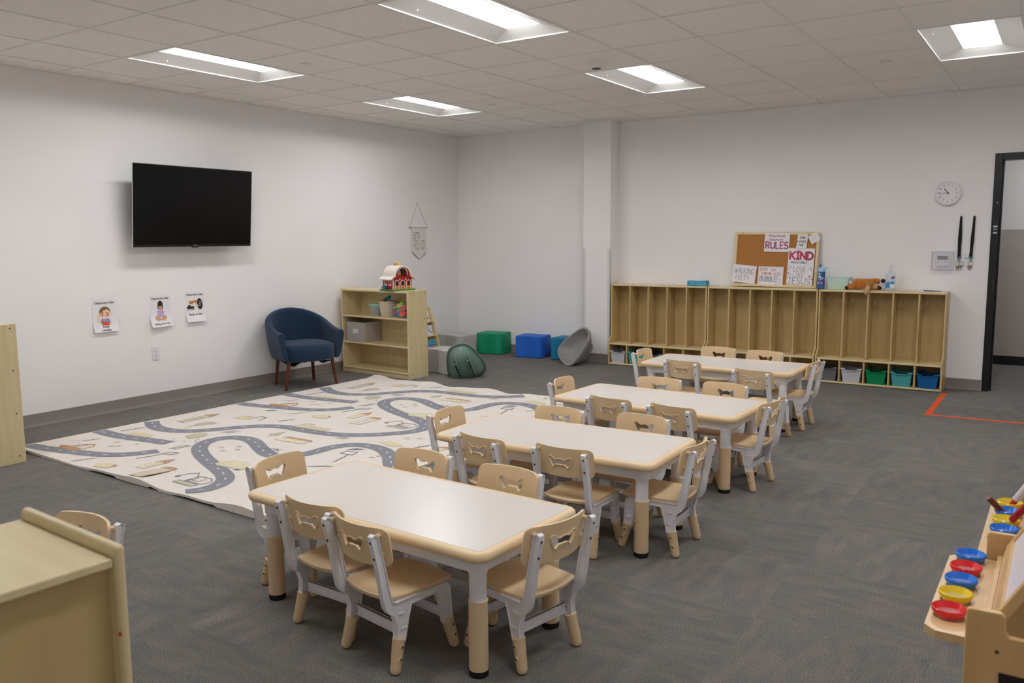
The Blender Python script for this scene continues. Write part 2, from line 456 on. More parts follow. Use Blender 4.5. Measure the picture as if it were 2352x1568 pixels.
# ------------------------------------------------------------------ ceiling lights
M_LENS = mat('lens', (250, 252, 255), emit=LIGHT_WATTS, var=0.0)
M_REFL = mat('fixture_white', (228, 226, 222), rough=0.45, var=0.01)
def make_fixture(label):
    t = thing('ceiling_light', label, 'ceiling light', group='recessed ceiling lights')
    w, l = U-0.014, 2*U-0.014
    fr = MB()
    for x0, x1, y0, y1 in ((-w/2, -w/2+.012, -l/2, l/2), (w/2-.012, w/2, -l/2, l/2), (-w/2+.012, w/2-.012, -l/2, -l/2+.012), (-w/2+.012, w/2-.012, l/2-.012, l/2)):
        fr.box(x0, x1, y0, y1, -0.004, 0.004)
    fr.build('frame', M_REFL, t)
    rf = MB(); wi, li = w/2-.012, l/2-.012
    lw = 0.125
    for s in (-1, 1):                     # two curved wings rising to the lens, closed by sloped ends
        prof = [(s*(wi-(wi-lw)*k/8), 0.004+0.048*(0.75*k/8+0.25*math.sin(PI/2*k/8))) for k in range(9)]
        vs = []; fs = []
        for x, z in prof:
            e = li-0.10*(z-0.004)/0.048
            vs += [(x, -e, z), (x, e, z)]
        for k in range(8):
            q = (2*k, 2*k+1, 2*k+3, 2*k+2)
            fs.append(q if s < 0 else q[::-1])
        rf.add(vs, fs)
        for e in (-1, 1):
            pv = [(x, e*(li-0.10*(z-0.004)/0.048), z) for x, z in prof]+[(s*lw, e*li, 0.004)]
            pv2 = pv[::-1] if s*e > 0 else pv
            rf.add(pv2, [tuple(range(len(pv2)))])
    for e in (-1, 1):
        q = [(-lw, e*li, 0.004), (lw, e*li, 0.004), (lw, e*(li-0.1), 0.052), (-lw, e*(li-0.1), 0.052)]
        rf.add(q if e < 0 else q[::-1], [(0, 1, 2, 3)])
    for sg in (-1, 1):                    # slot walls round the recessed lens
        rf.box(min(sg*lw, sg*(lw+.002)), max(sg*lw, sg*(lw+.002)), -li+.1, li-.1, 0.0515, 0.075)
        rf.box(-lw, lw, min(sg*(li-.1), sg*(li-.098)), max(sg*(li-.1), sg*(li-.098)), 0.0515, 0.075)
    rf.box(-w/2, w/2, -l/2, l/2, 0.12, 0.125)
    for x0, x1, y0, y1 in ((-w/2, -w/2+.003, -l/2, l/2), (w/2-.003, w/2, -l/2, l/2), (-w/2, w/2, -l/2, -l/2+.003), (-w/2, w/2, l/2-.003, l/2)):
        rf.box(x0, x1, y0, y1, 0.004, 0.12)
    rf.build('reflector', M_REFL, t)
    le = MB(); ring = []
    for k in range(9):
        a = PI*k/8
        ring.append((-lw*math.cos(a)*0.995, 0.072-0.003*math.sin(a)))
    le.add([(x, -li+0.1005, z) for x, z in ring]+[(x, li-0.1005, z) for x, z in ring],
           [(k, k+9, k+10, k+1) for k in range(8)]+[tuple(range(9)), tuple(range(17, 8, -1)), (0, 8, 17, 9)])
    le.build('lens', M_LENS, t, fix=True)
    MB().ell((-0.235, -0.3, 0.020), (0.006, 0.006, 0.008), 8, 6).build('sensor', M_REFL, t)
    return t
FIXLAB = {(1, 4): 'far recessed light panel near the corner above the toy barn', (1, 0): 'recessed light panel near the left wall above the television',
          (5, 0): 'big recessed light panel at the top middle, cut off by the picture edge', (5, 4): 'recessed light panel next to the round smoke detector',
          (9, 4): 'recessed light panel at the right near the clock wall',
          (1, -4): 'recessed light panel behind the near cabinet, out of view', (5, -4): 'recessed light panel over the middle of the near wall, out of view',
          (9, 0): 'recessed light panel above the paint easel, out of view', (9, -4): 'recessed light panel in the corner behind the easel, out of view'}
fx0 = None
for (i, j) in FIX:
    loc = ((i+0.5)*U, (j+1)*U, H)
    if fx0 is None:
        fx0 = make_fixture(FIXLAB[(i, j)]); fx0.location = loc
    else: dup(fx0, loc, 0, FIXLAB[(i, j)])
dup(fx0, (6.9, 6.3, H-0.13), PI/2, 'added unseen light panel brightening the hallway beyond the black door frame', 'hallway light')  # unseen extra panel, added to brighten the hallway
# detector, sprinkler covers
t = thing('smoke_detector', 'round white smoke detector hanging from the ceiling beside a light panel', 'smoke detector', (3.358, 2.107, H))
MB().lathe([(0.085, 0), (0.085, -0.012), (0.078, -0.024), (0.07, -0.024)], 28).build('mounting_base', M_TBAR, t, fix=True)
MB().lathe([(0.066, -0.02), (0.06, -0.042), (0.04, -0.05), (0.038, -0.056)], 28).build('housing', M_TBAR, t, fix=True)
MB().lathe([(0.034, -0.056), (0.034, -0.06)], 20, cap1=True).build('sensor_slot', M_BLACK, t, fix=True)
for k, (x, y, lb) in enumerate(((1.509, 0.918, 'white sprinkler cover disc beside the light panel above the television'), (1.549, 3.324, 'white sprinkler cover disc right of the far corner light panel'), (5.154, 3.431, 'white sprinkler cover disc left of the light panel at the right'))):
    s = MB().lathe([(0.032, 0.0), (0.04, -0.001), (0.04, -0.006), (0.034, -0.009)], 24).build('sprinkler_cover', M_TBAR, fix=True)
    s.location = (x, y, H-0.0005); tag(s, lb, 'sprinkler cover', 'sprinkler covers')

# ------------------------------------------------------------------ tables
TL, TW, TZ = 1.217, 0.605, 0.455
def bullnose(mb, w, h, r, z0, z1, inner, mi):
    rings = []
    zc, hh = (z0+z1)/2, (z1-z0)/2
    n = 8
    for k in range(n+1):
        a = -PI/2 + PI*k/n
        off = hh*0.9*(1-math.cos(a))
        rings.append([(x, y, zc+hh*math.sin(a)) for x, y in rrect(w-2*off, h-2*off, max(0.01, r-off))])
    rings.append([(x, y, z1-0.0006) for x, y in rrect(w-2*inner, h-2*inner, 0.012)])
    mb.loft(rings, mi, cap=True)
def make_table(label, loc, rz):
    t = thing('activity_table', label, 'table', loc, rz, 'low white activity tables')
    mb = MB(); bullnose(mb, TL, TW, 0.055, TZ-0.036, TZ, 0.034, 0)
    mb.build('edge_rim', M_BEIGE, t, ang=60)
    MB().prism(rrect(TL-0.064, TW-0.064, 0.008), TZ-0.004, TZ+0.0003).build('tabletop', M_LAMI, t)
    ap = MB()
    ox, oy, th = TL/2-0.05, TW/2-0.05, 0.012
    outer = rrect(2*ox, 2*oy, 0.05); inner = rrect(2*(ox-th), 2*(oy-th), 0.04)
    n = len(outer)
    z1, z0 = TZ-0.036, TZ-0.085
    vs = [(x, y, z1) for x, y in outer]+[(x, y, z0) for x, y in outer]+[(x, y, z0) for x, y in inner]+[(x, y, z1) for x, y in inner]
    fs = []
    for r in range(3):
        for j in range(n): fs.append((r*n+j, r*n+(j+1) % n, (r+1)*n+(j+1) % n, (r+1)*n+j))
    ap.add(vs, fs); ap.build('apron', M_WPLAST, t, fix=True)
    for sx in (-1, 1):
        for sy in (-1, 1):
            x, y = sx*(TL/2-0.083), sy*(TW/2-0.085)
            lg = MB(); T = Matrix.Translation((x, y, 0))
            lg.lathe([(0.0325, 0.022), (0.0335, 0.03), (0.0325, 0.255), (0.0345, 0.262), (0.0345, 0.266), (0.029, 0.266)], 24, 0, T)
            lg.lathe([(0.0292, 0.26), (0.0298, 0.36), (0.034, 0.362), (0.036, TZ-0.04)], 24, 1, T)
            l = lg.build('leg', [M_BEIGE, M_WPLAST], t)
            MB().lathe([(0.031, 0.0), (0.0335, 0.003), (0.0335, 0.0225)], 24, 0, T).build('rubber_foot', M_RUBBER, l)
            for z in (0.235, 0.19):
                B = Matrix.Translation((x-0.0325, y, z)) @ Matrix.Rotation(-PI/2, 4, 'Y')
                MB().lathe([(0.0075, -0.003), (0.0075, 0.0015), (0.005, 0.003)], 12, 0, B).build('bolt', M_BOLT, l, fix=True)
    return t
TABS = [((4.332, -1.283), -2.5), ((4.328, -0.06), 1.3), ((4.331, 1.116), -2.3), ((4.163, 2.79), 0.6)]
TLAB = ['nearest low white table with beige rim, in the front of the row', 'second low white table from the camera', 'third low white table from the camera', 'farthest low white table, in front of the wooden cubbies']
tab0 = make_table(TLAB[0], (*TABS[0][0], 0), math.radians(TABS[0][1]))
for k in (1, 2, 3): dup(tab0, (*TABS[k][0], 0), math.radians(TABS[k][1]), TLAB[k])

# ------------------------------------------------------------------ chairs (face +y; origin amid the feet)
def curve_y(x, yc=-0.203, k=1.95): return yc + k*x*x
def make_chair(label):
    t = thing('child_chair', label, 'chair')
    SX = 0.130                                      # side frames
    # seat: a rounded dished shell
    nx, ny = 18, 16
    def seat_pt(u, v, top):
        x = u*0.138; y0, y1 = -0.142-0.020*(1-u*u), 0.150+0.008*(1-u*u)
        y = y0 + (v+1)/2*(y1-y0)
        d = 0.012*math.exp(-(u/0.75)**2)*math.exp(-((v+0.2)/0.65)**2)
        z = 0.268-d-0.010*max(0, v-0.55)/0.45+0.004*max(0, -v-0.6)
        e = max(abs(u), abs(v))
        return (x, y, z if top else z-0.017)
    sq = []
    for j in range(ny+1):
        for i in range(nx+1):
            u, v = -1+2*i/nx, -1+2*j/ny
            m = 0.30                                 # squircle the corners
            uu = u*math.sqrt(max(0, 1-m*v*v*v*v*0.55)); vv = v*math.sqrt(max(0, 1-m*u*u*u*u*0.45))
            sq.append((uu, vv))
    vs = [seat_pt(u, v, True) for u, v in sq]+[seat_pt(u*0.97, v*0.97, False) for u, v in sq]
    fs = []; N1 = (nx+1)*(ny+1)
    for j in range(ny):
        for i in range(nx):
            a = j*(nx+1)+i
            fs += [(a, a+1, a+nx+2, a+nx+1), (N1+a+nx+1, N1+a+nx+2, N1+a+1, N1+a)]
    bd = [i for i in range(nx+1)]+[j*(nx+1)+nx for j in range(1, ny+1)]+[ny*(nx+1)+i for i in range(nx-1, -1, -1)]+[j*(nx+1) for j in range(ny-1, 0, -1)]
    for a, b in zip(bd, bd[1:]+bd[:1]): fs.append((b, a, N1+a, N1+b))
    MB().add(vs, fs).build('seat', M_BEIGE, t, bevel=0.005, seg=2, ang=50)
    # backrest: bent plate with a butterfly opening, lip round the opening, stand-offs
    def hole(x):                                     # opening spans |x| < .054
        s = abs(x)/0.061
        if s >= 1: return None
        top = 0.4625+0.0115*min(1, max(0, (s-0.38)/0.42))-0.003*math.exp(-((s-0.40)/0.15)**2)+0.003*math.exp(-(s/0.2)**2)
        if s < 0.36: bot = 0.436
        elif s < 0.52: bot = 0.436-0.010*(0.5-0.5*math.cos(PI*(s-0.36)/0.16))
        elif s < 0.70: bot = 0.426-0.0025*math.sin(PI*(s-0.52)/0.18)
        else: bot = 0.426+0.034*((s-0.70)/0.30)**1.3
        if s > 0.82:
            q = math.sqrt(max(0, 1-((s-0.82)/0.18)**2)); top = 0.465+(top-0.465)*q; bot = 0.465+(bot-0.465)*(0.25+0.75*q) if s < 0.999 else 0.465
        return (min(bot, top), top)
    xs = [-0.150, -0.147, -0.142, -0.134, -0.124, -0.11, -0.095, -0.08, -0.066]
    hx = [-0.061, -0.0608, -0.0603, -0.0593, -0.0578, -0.0555]+[-0.053+0.106*i/22 for i in range(23)]+[0.0555, 0.0578, 0.0593, 0.0603, 0.0608, 0.061]
    xs = xs+hx+[-x for x in xs[::-1]]
    def outer(x):
        a = abs(x); z0, z1, r = 0.384-0.006*(1-(a/0.15)**2), 0.516+0.001*(1-(a/0.15)**2), 0.027
        if a > 0.15-r:
            d = math.sqrt(max(0, r*r-(a-(0.15-r))**2)); z1 -= r-d
            r2 = 0.022; q = max(0, a-(0.15-r2)); z0 += r2-math.sqrt(max(0, r2*r2-q*q))
        return z0, z1
    br = MB(); TH = 0.009
    def lean(z): return -(z-0.39)*0.16
    def P(x, z, side):
        sl = 2*1.95*x; n = math.hypot(1, sl)
        y = curve_y(x)+lean(z)+0.02; off = side*TH/2
        return (x-sl/n*off, y+off/n, z)
    cols = []
    for x in xs:
        z0, z1 = outer(x); h = hole(x)
        if h is None: cols.append((x, [z0+(z1-z0)*k/6 for k in range(7)], None))
        else:
            cols.append((x, [z0+(h[0]-z0)*k/3 for k in range(4)], [h[1]+(z1-h[1])*k/3 for k in range(4)]))
    def quadstrip(ca, cb):
        for side in (1, -1):
            for za0, za1, zb0, zb1 in [(ca[1][k], ca[1][k+1], cb[1][k], cb[1][k+1]) for k in range(len(ca[1])-1)]:
                q = [P(ca[0], za0, side), P(cb[0], zb0, side), P(cb[0], zb1, side), P(ca[0], za1, side)]
                br.add(q if side < 0 else q[::-1], [(0, 1, 2, 3)])
    def split(c):
        if c[2] is None:
            zs = c[1]
            return (c[0], zs[:4]), (c[0], zs[3:])
        return (c[0], c[1]), (c[0], c[2])
    for ca, cb in zip(cols[:-1], cols[1:]):
        (a0, a1), (b0, b1) = split(ca), split(cb)
        if ca[2] is None and cb[2] is None: quadstrip(ca, cb)
        else: quadstrip(a0, b0); quadstrip(a1, b1)
    # edge walls
    def wall(path, flip):
        for (xa, za), (xb, zb) in zip(path[:-1], path[1:]):
            q = [P(xa, za, 1), P(xb, zb, 1), P(xb, zb, -1), P(xa, za, -1)]
            br.add(q[::-1] if flip else q, [(0, 1, 2, 3)])
    wall([(c[0], (c[2] or c[1])[-1]) for c in cols], True); wall([(c[0], c[1][0]) for c in cols], False)
    for s in (0, -1):
        c = cols[s]; wall([(c[0], z) for z in c[1]], s == -1)
    hc = [c for c in cols if c[2] is not None]
    wall([(c[0], c[2][0]) for c in hc], False); wall([(c[0], c[1][-1]) for c in hc], True)
    rim = [P(c[0], c[2][0], 0) for c in hc]+[P(c[0], c[1][-1], 0) for c in hc[::-1]]
    def back(p, d): return (p[0], p[1]-d, p[2])
    br.tube([back(p, 0.006) for p in rim], 0.0028, 6, 0, closed=True)
    for s in (-1, 1):
        for z in (0.425, 0.492):
            y = curve_y(s*0.122)+lean(z)+0.02
            br.tube([(s*0.122, y, z), (s*0.125, -0.168-(z-0.424)*0.33, z)], 0.0085, 10)
    bk = br.build('backrest', M_BEIGE, t, ang=32)
    bm = bmesh.new(); bm.from_mesh(bk.data); bmesh.ops.remove_doubles(bm, verts=bm.verts, dist=0.00005); bmesh.ops.recalc_face_normals(bm, faces=bm.faces)
    bm.to_mesh(bk.data); bm.free(); bk.data.set_sharp_from_angle(angle=math.radians(32))
    # side frames
    B = -0.138                                       # rear foot y
    prof = [(-0.010, 0.10), (-0.016, 0.165), (-0.004, 0.203), (0.020, 0.220), (0.033, 0.242), (0.042, 0.285), (0.058, 0.383), (0.074, 0.455),
            (0.082, 0.488), (0.081, 0.499), (0.070, 0.505), (0.058, 0.500), (0.052, 0.488), (0.046, 0.455), (0.030, 0.394), (0.018, 0.33), (0.009, 0.285),
            (0.000, 0.256), (-0.014, 0.249), (-0.03, 0.2505), (-0.240, 0.2505), (-0.256, 0.235), (-0.262, 0.165), (-0.266, 0.10), (-0.228, 0.10), (-0.212, 0.18), (-0.196, 0.226),
            (-0.08, 0.226), (-0.066, 0.18), (-0.048, 0.10)]
    poly = [(B-u, z) for u, z in prof]
    sm = poly
    n = len(sm)
    area = sum(sm[i][0]*sm[(i+1) % n][1]-sm[(i+1) % n][0]*sm[i][1] for i in range(n))
    if area < 0: sm = sm[::-1]
    def inset(pts, d):
        out = []
        for i in range(len(pts)):
            a, b, c = Vector(pts[i-1]), Vector(pts[i]), Vector(pts[(i+1) % len(pts)])
            e1, e2 = (b-a).normalized(), (c-b).normalized()
            n1, n2 = Vector((-e1.y, e1.x)), Vector((-e2.y, e2.x))
            m = n1+n2; m = m/max(0.35, m.length_squared)*2*1.0
            out.append((b.x+m.x*d*0.5*1.0, b.y+m.y*d*0.5*1.0)) if m.length < 4 else out.append((b.x, b.y))
        return out
    ins = inset(sm, 0.0055)
    for s in (-1, 1):
        X = Matrix(((0, 0, 1, 0), (1, 0, 0, 0), (0, 1, 0, 0), (0, 0, 0, 1)))   # (y,z,x)
        fr = MB()
        fr.prism(ins, s*SX-0.007, s*SX+0.007, 0, X)
        for a in (s*SX-0.0118, s*SX+0.0118):
            pass
        n = len(sm); lo, hi = s*SX-0.0118, s*SX+0.0118
        vs = [(q[0], q[1], lo) for q in sm]+[(q[0], q[1], hi) for q in sm]+[(q[0], q[1], hi) for q in ins]+[(q[0], q[1], lo) for q in ins]
        fs = []
        for r in range(4):
            for j in range(n): fs.append((r*n+j, r*n+(j+1) % n, ((r+1) % 4)*n+(j+1) % n, ((r+1) % 4)*n+j))
        fr.add(vs, fs, 0, X)
        for (u, z) in ((-0.035, 0.205), (-0.045, 0.15), (-0.232, 0.2), (-0.24, 0.15)):   # cross ribs
            fr.box(s*SX-0.0112, s*SX+0.0112, B-u-0.012, B-u+0.012, z-0.002, z+0.002)
        fo = fr.build('side_frame', M_WPLAST, t, fix=True, ang=30)
        for (u, z) in ((0.0795, 0.478), (0.0665, 0.420)):     # sunk screw holes on the rear of the upright
            Hm = Matrix.Translation((s*SX, B-u, z)) @ Matrix.Rotation(PI/2+0.22, 4, 'X')
            MB().lathe([(0.0048, -0.001), (0.0048, 0.0012), (0.0034, 0.0012), (0.003, 0.0004)], 12, 0, Hm).build('screw_hole', M_HOLE, fo, fix=True)
    for y, nm in ((B+0.042, 'stretcher'), (-B-0.042, 'stretcher')):
        st = MB(); st.box(-SX+0.013, SX-0.013, y-0.004, y+0.004, 0.122, 0.158)
        for z in (0.122, 0.152): st.box(-SX+0.013, SX-0.013, y-0.010, y+0.010, z, z+0.006)
        st.build(nm, M_WPLAST, t, bevel=0.0015, seg=1)
    # legs: beige sleeves with two bolts each
    for sx in (-1, 1):
        for sy in (-1, 1):
            foot = Vector((sx*(SX+0.010), sy*0.138, 0.0)); top = Vector((sx*SX, sy*(0.138-0.0285), 0.116))
            d = (top-foot); ln = d.length; d.normalize()
            yv = d.cross(Vector((1, 0, 0))).normalized(); xv = yv.cross(d)
            M = Matrix(((xv.x, yv.x, d.x, foot.x), (xv.y, yv.y, d.y, foot.y), (xv.z, yv.z, d.z, foot.z), (0, 0, 0, 1)))
            lg = MB()
            lg.lathe([(0.003, 0.0005), (0.010, 0.002), (0.0155, 0.007), (0.0185, 0.016), (0.0225, ln-0.006), (0.0235, ln-0.004), (0.0235, ln), (0.015, ln)], 18, 0, M)
            l = lg.build('leg', M_BEIGE, t)
            for z in (0.055, 0.095):
                Bm = M @ Matrix.Translation((sx*0.0205, 0, z)) @ Matrix.Rotation(sx*PI/2, 4, 'Y')
                MB().lathe([(0.0075, -0.002), (0.0075, 0.002), (0.0058, 0.0026)], 12, 0, Bm).lathe([(0.0052, 0.0022), (0.005, 0.0034), (0.002, 0.0028)], 10, 1, Bm).build('bolt', [M_BEIGE, M_DARKSTEEL], l, fix=True)
    return t
CH = [
 (0, 'S1', 4.182, -1.455, -1), (0, 'S2', 4.497, -1.520, -9.5), (0, 'R', 4.865, -1.278, 78), (0, 'L', 3.770, -1.262, -84.1), (0, 'F1', 4.067, -1.035, 179), (0, 'F2', 4.545, -1.060, 177.5),
 (1, 'S1', 4.136, -0.312, -9), (1, 'S2', 4.553, -0.285, 0), (1, 'L', 3.765, -0.060, -84.2), (1, 'R', 4.862, -0.062, 91), (1, 'F1', 4.094, 0.118, 178.6), (1, 'F2', 4.566, 0.170, 175),
 (2, 'S1', 4.220, 0.880, -9), (2, 'S2', 4.636, 0.845, -11), (2, 'L', 3.79, 1.165, -84), (2, 'R', 4.862, 1.118, 85), (2, 'F1', 4.180, 1.330, 184), (2, 'F2', 4.595, 1.350, 173),
 (3, 'S1', 4.010, 2.515, -7), (3, 'S2', 4.622, 2.33, -10), (3, 'L', 3.635, 2.775, -88), (3, 'R', 4.685, 2.810, 90.2), (3, 'F1', 3.955, 3.055, 179), (3, 'F2', 4.350, 3.015, 174)]
ORD = ['the nearest table', 'the second table', 'the third table', 'the farthest table']
POS = {'S1': 'left of the two on the camera side of', 'S2': 'right of the two on the camera side of', 'L': 'at the left end, rug side, of', 'R': 'at the right end of',
       'F1': 'left of the two on the far side of', 'F2': 'right of the two on the far side of'}
ch0 = None
for (k, p, x, y, a) in CH:
    lb = 'beige child chair, '+POS[p]+' '+ORD[k]
    if ch0 is None:
        ch0 = make_chair(lb); ch0['group'] = 'child chairs'; ch0.location = (x, y, 0); ch0.rotation_euler = (0, 0, math.radians(a))
    else: dup(ch0, (x, y, 0), math.radians(a), lb)
dup(ch0, (3.668, -2.34, 0), math.radians(184), 'beige child chair half hidden behind the cabinet at the lower left')
# ------------------------------------------------------------------ cubby lockers on the back wall
LH, LWID = 0.926, 1.150
LY0, LYU = -0.300, -0.228            # base front, upper front (origin at the wall, x from the left side)
def locker_side_profile():
    pts = [(0, 0), (LY0, 0), (LY0, 0.258)]
    for k in range(1, 9):            # S-curve from the wide base into the narrower upper part
        a = k/8
        pts.append((LY0+(LYU-LY0)*(0.5-0.5*math.cos(PI*a)), 0.258+0.085*a))
    return pts+[(LYU, LH-0.02), (LYU+0.005, LH), (0, LH)]
def make_locker(label):
    t = thing('coat_locker', label, 'coat locker', group='wooden coat cubbies along the back wall')
    X = Matrix(((0, 0, 1, 0), (1, 0, 0, 0), (0, 1, 0, 0), (0, 0, 0, 1)))
    th = 0.017
    for x in (0, LWID-th):
        MB().prism(locker_side_profile(), x, x+th, 0, X).build('side_panel', M_LOCK, t, bevel=0.005, seg=3)
    MB().box(th, LWID-th, -0.008, 0, 0.012, LH-0.01).build('back_panel', M_LOCK, t)
    MB().box(th, LWID-th, LYU+0.001, -0.009, LH-0.02, LH-0.001).build('top', M_LOCKE, t, bevel=0.004, seg=3)
    MB().box(th, LWID-th, LY0+0.001, -0.009, 0.232, 0.250).build('bench', M_LOCKE, t, bevel=0.006, seg=3)
    MB().box(th, LWID-th, LY0+0.001, -0.009, 0.004, 0.022).build('base', M_LOCKE, t, bevel=0.006, seg=3)
    pitch = (LWID-th)/5
    for k in range(1, 5):
        x = k*pitch
        MB().box(x, x+th, LYU+0.002, -0.009, 0.2505, LH-0.0205).build('divider', M_LOCK, t, bevel=0.006, seg=3)
        MB().box(x, x+th, LY0+0.002, -0.009, 0.0225, 0.2315).build('cubby_divider', M_LOCK, t, bevel=0.006, seg=3)
    for k in range(5):
        for s in (1, -1):
            x = k*pitch+th if s > 0 else (k+1)*pitch
            z = 0.785; y = -0.10
            hk = MB()
            hk.box(min(x+s*0.0005, x+s*0.003), max(x+s*0.0005, x+s*0.003), y-0.01, y+0.01, z-0.03, z+0.015)
            hk.tube([(x+s*0.003, y, z+0.005), (x+s*0.025, y, z+0.004), (x+s*0.043, y, z+0.022), (x+s*0.050, y, z+0.052)], 0.0024, 6)
            hk.ell((x+s*0.050, y, z+0.053), (0.0036,)*3, 8, 5)
            hk.tube([(x+s*0.003, y, z-0.02), (x+s*0.018, y, z-0.028), (x+s*0.026, y, z-0.016)], 0.0024, 6)
            hk.ell((x+s*0.026, y, z-0.0155), (0.0036,)*3, 8, 5)
            hk.build('coat_hook', M_STEEL, t)
    return t
LX = [2.032, 3.190, 4.348]
LLAB = ['leftmost wooden coat cubby unit, beside the white pier', 'middle wooden coat cubby unit, under the cork board', 'rightmost wooden coat cubby unit, with five full bins and a plush dog on top']
lk0 = None
for x, lb in zip(LX, LLAB):
    if lk0 is None: lk0 = make_locker(lb); lk0.location = (x, YW-0.004, 0)
    else: dup(lk0, (x, YW-0.004, 0), 0, lb)
# tote bins with a dipped rim
def make_bin(label, m, loc, rz=0.0):
    t = thing('storage_bin', label, 'storage bin', loc, rz, 'cubby bins')
    w0, w1, d, h = 0.148, 0.186, 0.25, 0.135
    def ring(k, ins):            # k 0..1 up the wall
        w = (w0+(w1-w0)*k)/2-ins; f = -d/2-(0.012*k)+ins; b = d/2-0.012+0.012*k-ins
        return w, f, b
    mb = MB(); r0 = ring(0, 0); r1 = ring(1, 0); i0 = ring(0.02, 0.003); i1 = ring(1, 0.003)
    def topz(x, w): return h-0.018*max(0, min(1, (0.66*w-abs(x))/(0.12*w)+0.0))
    nx = 24
    def side(ra, rb, flip, zb):
        """front wall with dipped top, back wall, two sides"""
        for y_i in (1, 2):
            vs = []; fs = []
            for k in range(nx+1):
                u = -1+2*k/nx
                zt = topz(u*rb[0], rb[0])
                vs += [(u*ra[0], ra[y_i], zb), (u*rb[0], rb[y_i], zt)]
            for k in range(nx):
                q = (2*k, 2*k+2, 2*k+3, 2*k+1)
                fs.append(q if (y_i == 1) != flip else q[::-1])
            mb.add(vs, fs)
        for s in (-1, 1):
            q = [(s*ra[0], ra[1], zb), (s*ra[0], ra[2], zb), (s*rb[0], rb[2], h), (s*rb[0], rb[1], h)]
            mb.add(q if (s > 0) != flip else q[::-1], [(0, 1, 2, 3)])
    side(r0, r1, False, 0.0); side(i0, i1, True, 0.003)
    for r, z in ((r0, 0.0), (i0, 0.003)):
        mb.add([(-r[0], r[1], z), (r[0], r[1], z), (r[0], r[2], z), (-r[0], r[2], z)], [(0, 1, 2, 3) if z else (3, 2, 1, 0)])
    mb.build('tub', m, t)
    rm = MB(); P = []
    w, f, b = r1
    for k in range(nx+1):
        u = -1+2*k/nx; P.append((u*w, f-0.004, topz(u*w, w)))
    for k in range(nx+1):
        u = 1-2*k/nx; P.append((u*w, b+0.002, topz(u*w, w)))
    rm.tube(P, 0.005, 6, closed=True, sx=1.0)
    # little flanges beside the dip
    for s in (-1, 1): rm.box(min(s*w*0.68, s*(w+0.006)), max(s*w*0.68, s*(w+0.006)), f-0.010, f-0.002, h-0.005, h+0.002)
    rm.build('rim', m, t)
    return t
BG = dict(lg=mat('bin_light_grey', (198, 197, 204), rough=0.45, var=0.02), tq=mat('bin_turquoise', (62, 170, 165), rough=0.45, var=0.03), dg=mat('bin_dark_grey', (112, 108, 114), rough=0.45, var=0.02),
          gr=mat('bin_green', (0, 134, 84), rough=0.45, var=0.03), t2=mat('bin_teal', (76, 164, 166), rough=0.45, var=0.03), bl=mat('bin_blue', (10, 96, 156), rough=0.45, var=0.03), nv=mat('bin_slate', (110, 114, 124), rough=0.45, var=0.03))
pitch = (LWID-0.017)/5
for u, k, m, lb in ((0, 0, 'lg', 'light grey bin in the leftmost cubby of the left locker unit'), (0, 1, 'tq', 'turquoise bin in the second cubby of the left locker unit'), (0, 2, 'nv', 'slate grey bin in the third cubby of the left locker, mostly hidden by a chair'),
                    (2, 0, 'dg', 'dark grey bin in the right locker unit, partly behind a chair'), (2, 1, 'lg', 'light grey bin beside the green bin in the right locker unit'), (2, 2, 'gr', 'green bin in the middle cubby of the right locker unit'),
                    (2, 3, 't2', 'pale teal bin between the green and blue bins'), (2, 4, 'bl', 'dark blue bin in the last cubby at the right')):
    make_bin(lb, BG[m], (LX[u]+(k+0.5)*pitch+0.0085, YW-0.163, 0.0225))

# ------------------------------------------------------------------ maple bookshelves
SW, SD, SH = 1.04, 0.288, 0.926
def make_shelf(label):
    t = thing('bookshelf', label, 'bookshelf', group='low maple bookshelves')
    th = 0.018
    for x in (0, SW-th):
        MB().box(x, x+th, 0, SD, 0, SH).build('side_panel', M_MAPLE, t, bevel=0.004, seg=3)
    MB().box(th, SW-th, SD-0.008, SD-0.001, 0.02, SH-0.02).build('back_panel', M_MAPLE, t)
    MB().box(th, SW-th, 0.002, SD-0.009, SH-0.028, SH-0.008).build('top', M_MAPLE_H, t, bevel=0.004, seg=3)
    for z in (0.632, 0.342, 0.064):
        MB().box(th, SW-th, 0.002, SD-0.009, z-0.018, z).build('shelf', M_MAPLE_H, t, bevel=0.006, seg=3)
    MB().box(th, SW-th, 0.012, 0.026, 0, 0.0455).build('kick_board', M_MAPLE_H, t)
    for z in (SH-0.03, 0.62, 0.334, 0.05):
        for y in (0.045, SD-0.04):
            B = Matrix.Translation((SW, y, z)) @ Matrix.Rotation(PI/2, 4, 'Y')
            MB().lathe([(0.006, -0.002), (0.0062, 0.0006), (0.003, 0.0002)], 12, 0, B).build('screw', M_DARKSTEEL, t, fix=True)
    return t
SA = math.radians(-4.5)
SO = Vector((-0.272, 2.975, 0))
sh0 = make_shelf('maple bookshelf with the toy barn on top, beside the blue armchair'); sh0.location = SO; sh0.rotation_euler = (0, 0, SA)
SM = Matrix.Translation(SO) @ Matrix.Rotation(SA, 4, 'Z')
dup(sh0, (-0.332, -1.224, 0), 0, 'maple bookshelf end panel cut off at the left picture edge')
def S(x, y, z): return SM @ Vector((x, y, z))

